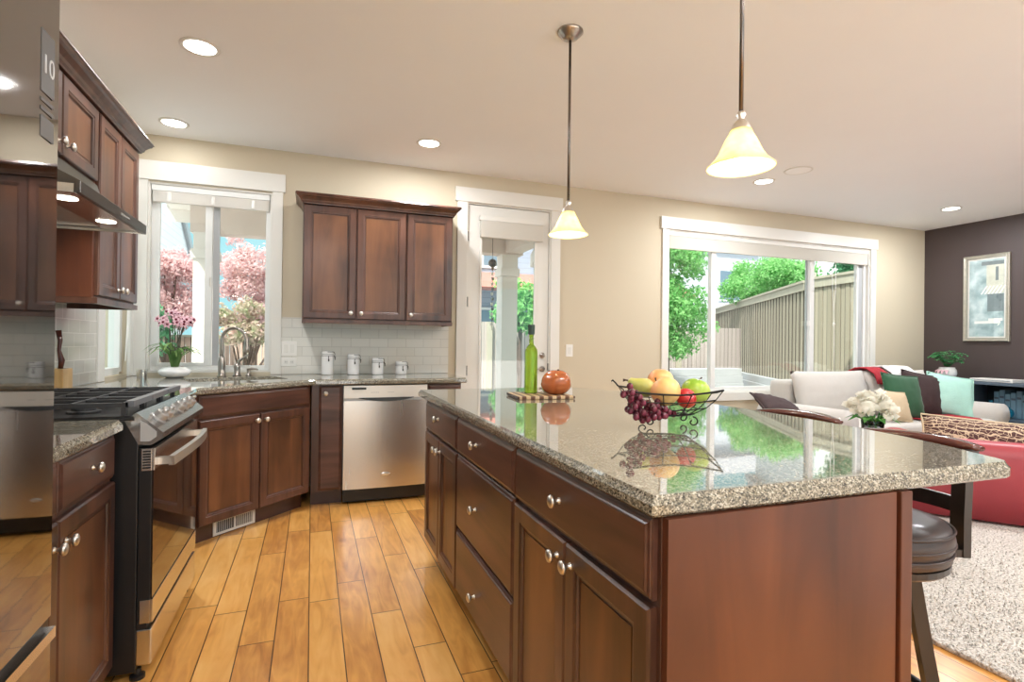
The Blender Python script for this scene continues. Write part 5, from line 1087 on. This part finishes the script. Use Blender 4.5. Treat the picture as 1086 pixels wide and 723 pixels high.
# fences
def fence(label, x, y, ang, L, z0, z1, m_, posts, cap=True, name='fence'):
    t = thing(name, label, 'fence', (x, y, 0), ang)
    bm = BM(); n = int(L / .10); rnd = random.Random(int(L * 10))
    for k in range(n): a = L * k / n; box(bm, a + .003, a + L / n - .003, .0, .012 + .012 * (k % 2), z0, z1)
    obj('boards', bm, m_, t)
    if cap: obj('cap_rail', boxes((0, L, -.06, .07, z1 + .0005, z1 + .045)), 'fencec', t); obj('face_rail', boxes((0, L, .0245, .05, z1 - .14, z1)), 'fencec', t)
    for p in posts: obj('post', boxes((p - .05, p + .05, -.10, -.0005, GZ, z1 - .001)), 'fencec', t)
    return t
angA = math.atan2(.866, .5)
fence('nearer weathered board fence stretch on the right outside the wide window', 8.03, 5.05, math.atan2(.98, .18), 2.12, GZ + .3, 2.38, 'fence', (1.2,))
t = tag(obj('fence_post', boxes((8.37, 8.50, 7.18, 7.31, GZ + .001, 2.52), bev=.006), 'fencec'), 'square corner post where the two weathered fence stretches meet', 'post')
fence('longer weathered board fence receding behind the green tree', 8.50, 7.38, angA, 9.3, .50, 2.36, 'fence', (.1, 2.5, 5, 7.5))
t = thing('retaining_wall', 'low pale block wall below the weathered fence', 'retaining wall', (8.44, 7.29, 0), angA)
for k in range(4): obj('course', boxes((.25, 9.2, -.3, .10 + .03 * (3 - k), GZ + .0005 + k * .168, GZ + .166 + k * .168), bev=.008), 'patio', t)
t = thing('retaining_wall', 'pale block wall in front of the violet grey fence', 'retaining wall', (5.2, 9.9, 0))
for k in range(5): obj('course', boxes((0, 4.2, -.03 * (4 - k), .35, GZ + .0005 + k * .168, GZ + .166 + k * .168), bev=.008), 'patio', t)
fence('warm brown fence seen behind the pink trees', -3.3, 12.5, 0, 3.9, GZ + .02, 1.23, 'fencew', (.3, 2.0, 3.6), True)
fence('grey violet board fence behind the porch post outside the door', .62, 10.6, 0, 9.4, GZ + .02, 1.62, 'fencev', (.5, 2.8, 5.2, 7.5), False)
fence('pale yellow fence outside the left wall window', -6.0, 9.25, 0, 3.55, GZ + .02, 1.06, 'fencey', (1, 3), True)
# trees and shrubs
def tree(name, label, base, blobs, m_, size, n, trunk=True, seed=1, cat='tree'):
    rnd = random.Random(seed); t = thing(name, label, cat, base); bm = BM(); bx, by, bz = base
    for (x, y, z, r_) in blobs: leaves(bm, (x - bx, y - by, z - bz), (r_, r_, r_ * .85), int(n * r_ * r_), size, rnd, .35)
    obj('foliage', bm, m_, t)
    if trunk:
        top = max(b[2] for b in blobs) - bz; obj('trunk', tube(BM(), [(0, 0, 0), (.03, .02, top * .4), (-.02, 0, top * .9)], [.055, .04, .015]), 'bark', t)
        bm = BM()
        for (x, y, z, r_) in blobs[:6]: tube(bm, [(0, 0, top * .3), ((x - bx) * .5, (y - by) * .5, (top * .3 + z - bz) / 2), (x - bx, y - by, z - bz)], [.025, .015, .006])
        obj('branches', bm, 'bark', t)
    return t
rnd = random.Random(4)
def cloud(c, R_, n, r0, r1, seed):
    q = random.Random(seed); o = []
    while len(o) < n:
        p = Vector((q.uniform(-1, 1), q.uniform(-1, 1), q.uniform(-1, 1)))
        if p.length < 1: o.append((c[0] + p.x * R_[0], c[1] + p.y * R_[1], c[2] + p.z * R_[2], q.uniform(r0, r1)))
    return o
tree('smoke_tree', 'pink smoke tree left of the porch post outside', (-2.42, 11.0, GZ), cloud((-2.38, 11.0, 2.05), (.62, .5, .62), 40, .18, .30, 31), 'pinkl', .036, 5200, seed=31)
tree('smoke_tree', 'pink smoke tree right of the porch post outside', (-1.0, 10.8, GZ), cloud((-1.02, 10.8, 2.15), (.56, .5, .85), 40, .17, .28, 32) + [(-1.3, 10.7, 3.0, .2)], 'pinkl', .036, 5200, seed=32)
tree('shrub', 'olive and pink shrub in front of warm fence outside', (-1.0, 9.4, GZ), cloud((-.92, 9.4, 1.45), (.55, .3, .32), 20, .16, .24, 33), 'pinkd', .045, 3600, True, seed=33, cat='shrub')
tree('shrub', 'green conifer shrub at left of the sink window', (-2.36, 9.7, GZ), cloud((-2.34, 9.7, 1.1), (.24, .22, .7), 14, .15, .24, 34), 'evg', .04, 3600, False, seed=34, cat='shrub')
tree('leafy_tree', 'bright green leafy tree at left in the wide window', (5.9, 8.0, GZ), cloud((5.75, 8.0, 2.15), (.95, .6, 1.25), 74, .22, .36, 35), 'treel', .036, 3600, seed=35)
tree('leafy_tree', 'green tree leaning over the receding fence', (12.1, 11.6, GZ), cloud((11.9, 11.6, 3.0), (1.6, .7, .55), 40, .25, .42, 36) + cloud((10.6, 9.95, 2.75), (.9, .5, .45), 22, .28, .42, 37), 'treel', .045, 2600, seed=36)
tree('evergreen', 'dark green tree beyond the fence at window right', (13.2, 9.2, GZ), cloud((13.0, 9.2, 3.6), (1.4, 1.0, 1.0), 40, .3, .5, 38), 'evg', .07, 1300, seed=38)
tree('shrub', 'light green shrub beside fence right of the porch post', (3.75, 9.7, GZ), cloud((3.75, 9.7, 1.95), (.5, .3, .5), 20, .18, .28, 39), 'treel', .06, 1700, True, seed=39, cat='shrub')
tree('shrub', 'low green plant by the deck outside the patio door', (2.45, 8.6, GZ + .061), cloud((2.45, 8.6, .45), (.26, .2, .45), 12, .12, .2, 40), 'treel', .05, 1700, False, seed=40, cat='shrub')
tree('shrub', 'green bush outside the left wall window', (-2.65, 8.6, GZ), cloud((-2.68, 8.6, 1.55), (.32, .4, .55), 22, .18, .28, 41), 'treel', .045, 3000, False, seed=41, cat='shrub')
# houses
def house(name, label, loc, rz, w_, dep, hh, roofh, wallm, roofm, wins, ridge_along_x=True):
    t = thing(name, label, 'house', loc, rz); obj('walls', boxes((0, w_, 0, dep, .0005, hh)), wallm, t)
    bm = BM(); o_ = .35
    if ridge_along_x: rings(bm, [[(x, -o_, hh), (x, dep + o_, hh), (x, dep / 2, hh + roofh)] for x in (-o_, w_ + o_)])
    else: rings(bm, [[(-o_, y, hh), (w_ + o_, y, hh), (w_ / 2, y, hh + roofh)] for y in (-o_, dep + o_)])
    obj('roof', bm, roofm, t)
    for (x0, x1, z0, z1) in wins:
        f = obj('window', boxes((x0 - .08, x1 + .08, -.05, -.0005, z0 - .08, z1 + .08)), 'vinyl', t); obj('pane', boxes((x0, x1, -.056, -.0505, z0, z1)), 'hwin', f)
    return t
t = house('house', 'blue grey neighbor house behind the fence outside the door', (2.6, 15.5, GZ), 0, 9.0, 6, 5.4, 1.6, 'siding', 'roofg', [(2.0, 3.3, 1.0, 2.35), (5.2, 6.4, 1.0, 2.35), (2.2, 3.2, 3.7, 4.9), (5.3, 6.3, 3.6, 4.9)])
bm = BM(); extr(bm, [(-1.0, 2.95), (-.001, 3.5), (-.001, 2.95)], -.3, 9.3, 'X'); obj('porch_awning', bm, 'roofr', t)
t = house('house', 'white gabled neighbor house at left in the sink window', (-10.5, 9.8, GZ), 0, 6.8, 8.8, 3.1, 3.4, 'sidingw', 'sidingw', [(5.2, 6.0, 1.2, 2.4), (2.2, 3.4, 1.2, 2.6)], True)
bm = BM(); bar(bm, [(7.20, 4.4, 6.5), (7.20, 9.2, 3.06)], .08, .26, up=(0, 0, 1)); bar(bm, [(7.20, 4.4, 6.5), (7.20, -.4, 3.06)], .08, .26, up=(0, 0, 1)); obj('bargeboard', bm, 'track', t)
house('house', 'pale corner of a neighbor house above the fence at right', (13.6, 11.5, GZ), R(-30), 7, 6, 6.0, 1.6, 'sidingw', 'roofg', [(1.0, 2.2, 3.4, 4.8), (4, 5.2, 3.4, 4.8)])

M['lav'] = boards('lavender_siding', (.62, .62, .68), (.58, .58, .64), .18, 'Z', gapc=(.5, .5, .56))
house('house', 'lavender house peeking above trees in the wide window', (16.5, 21, GZ), 0, 9, 6, 6.2, 1.8, 'lav', 'roofg', [(2.0, 3.2, 3.6, 5.0), (5, 6.2, 3.6, 5.0)])
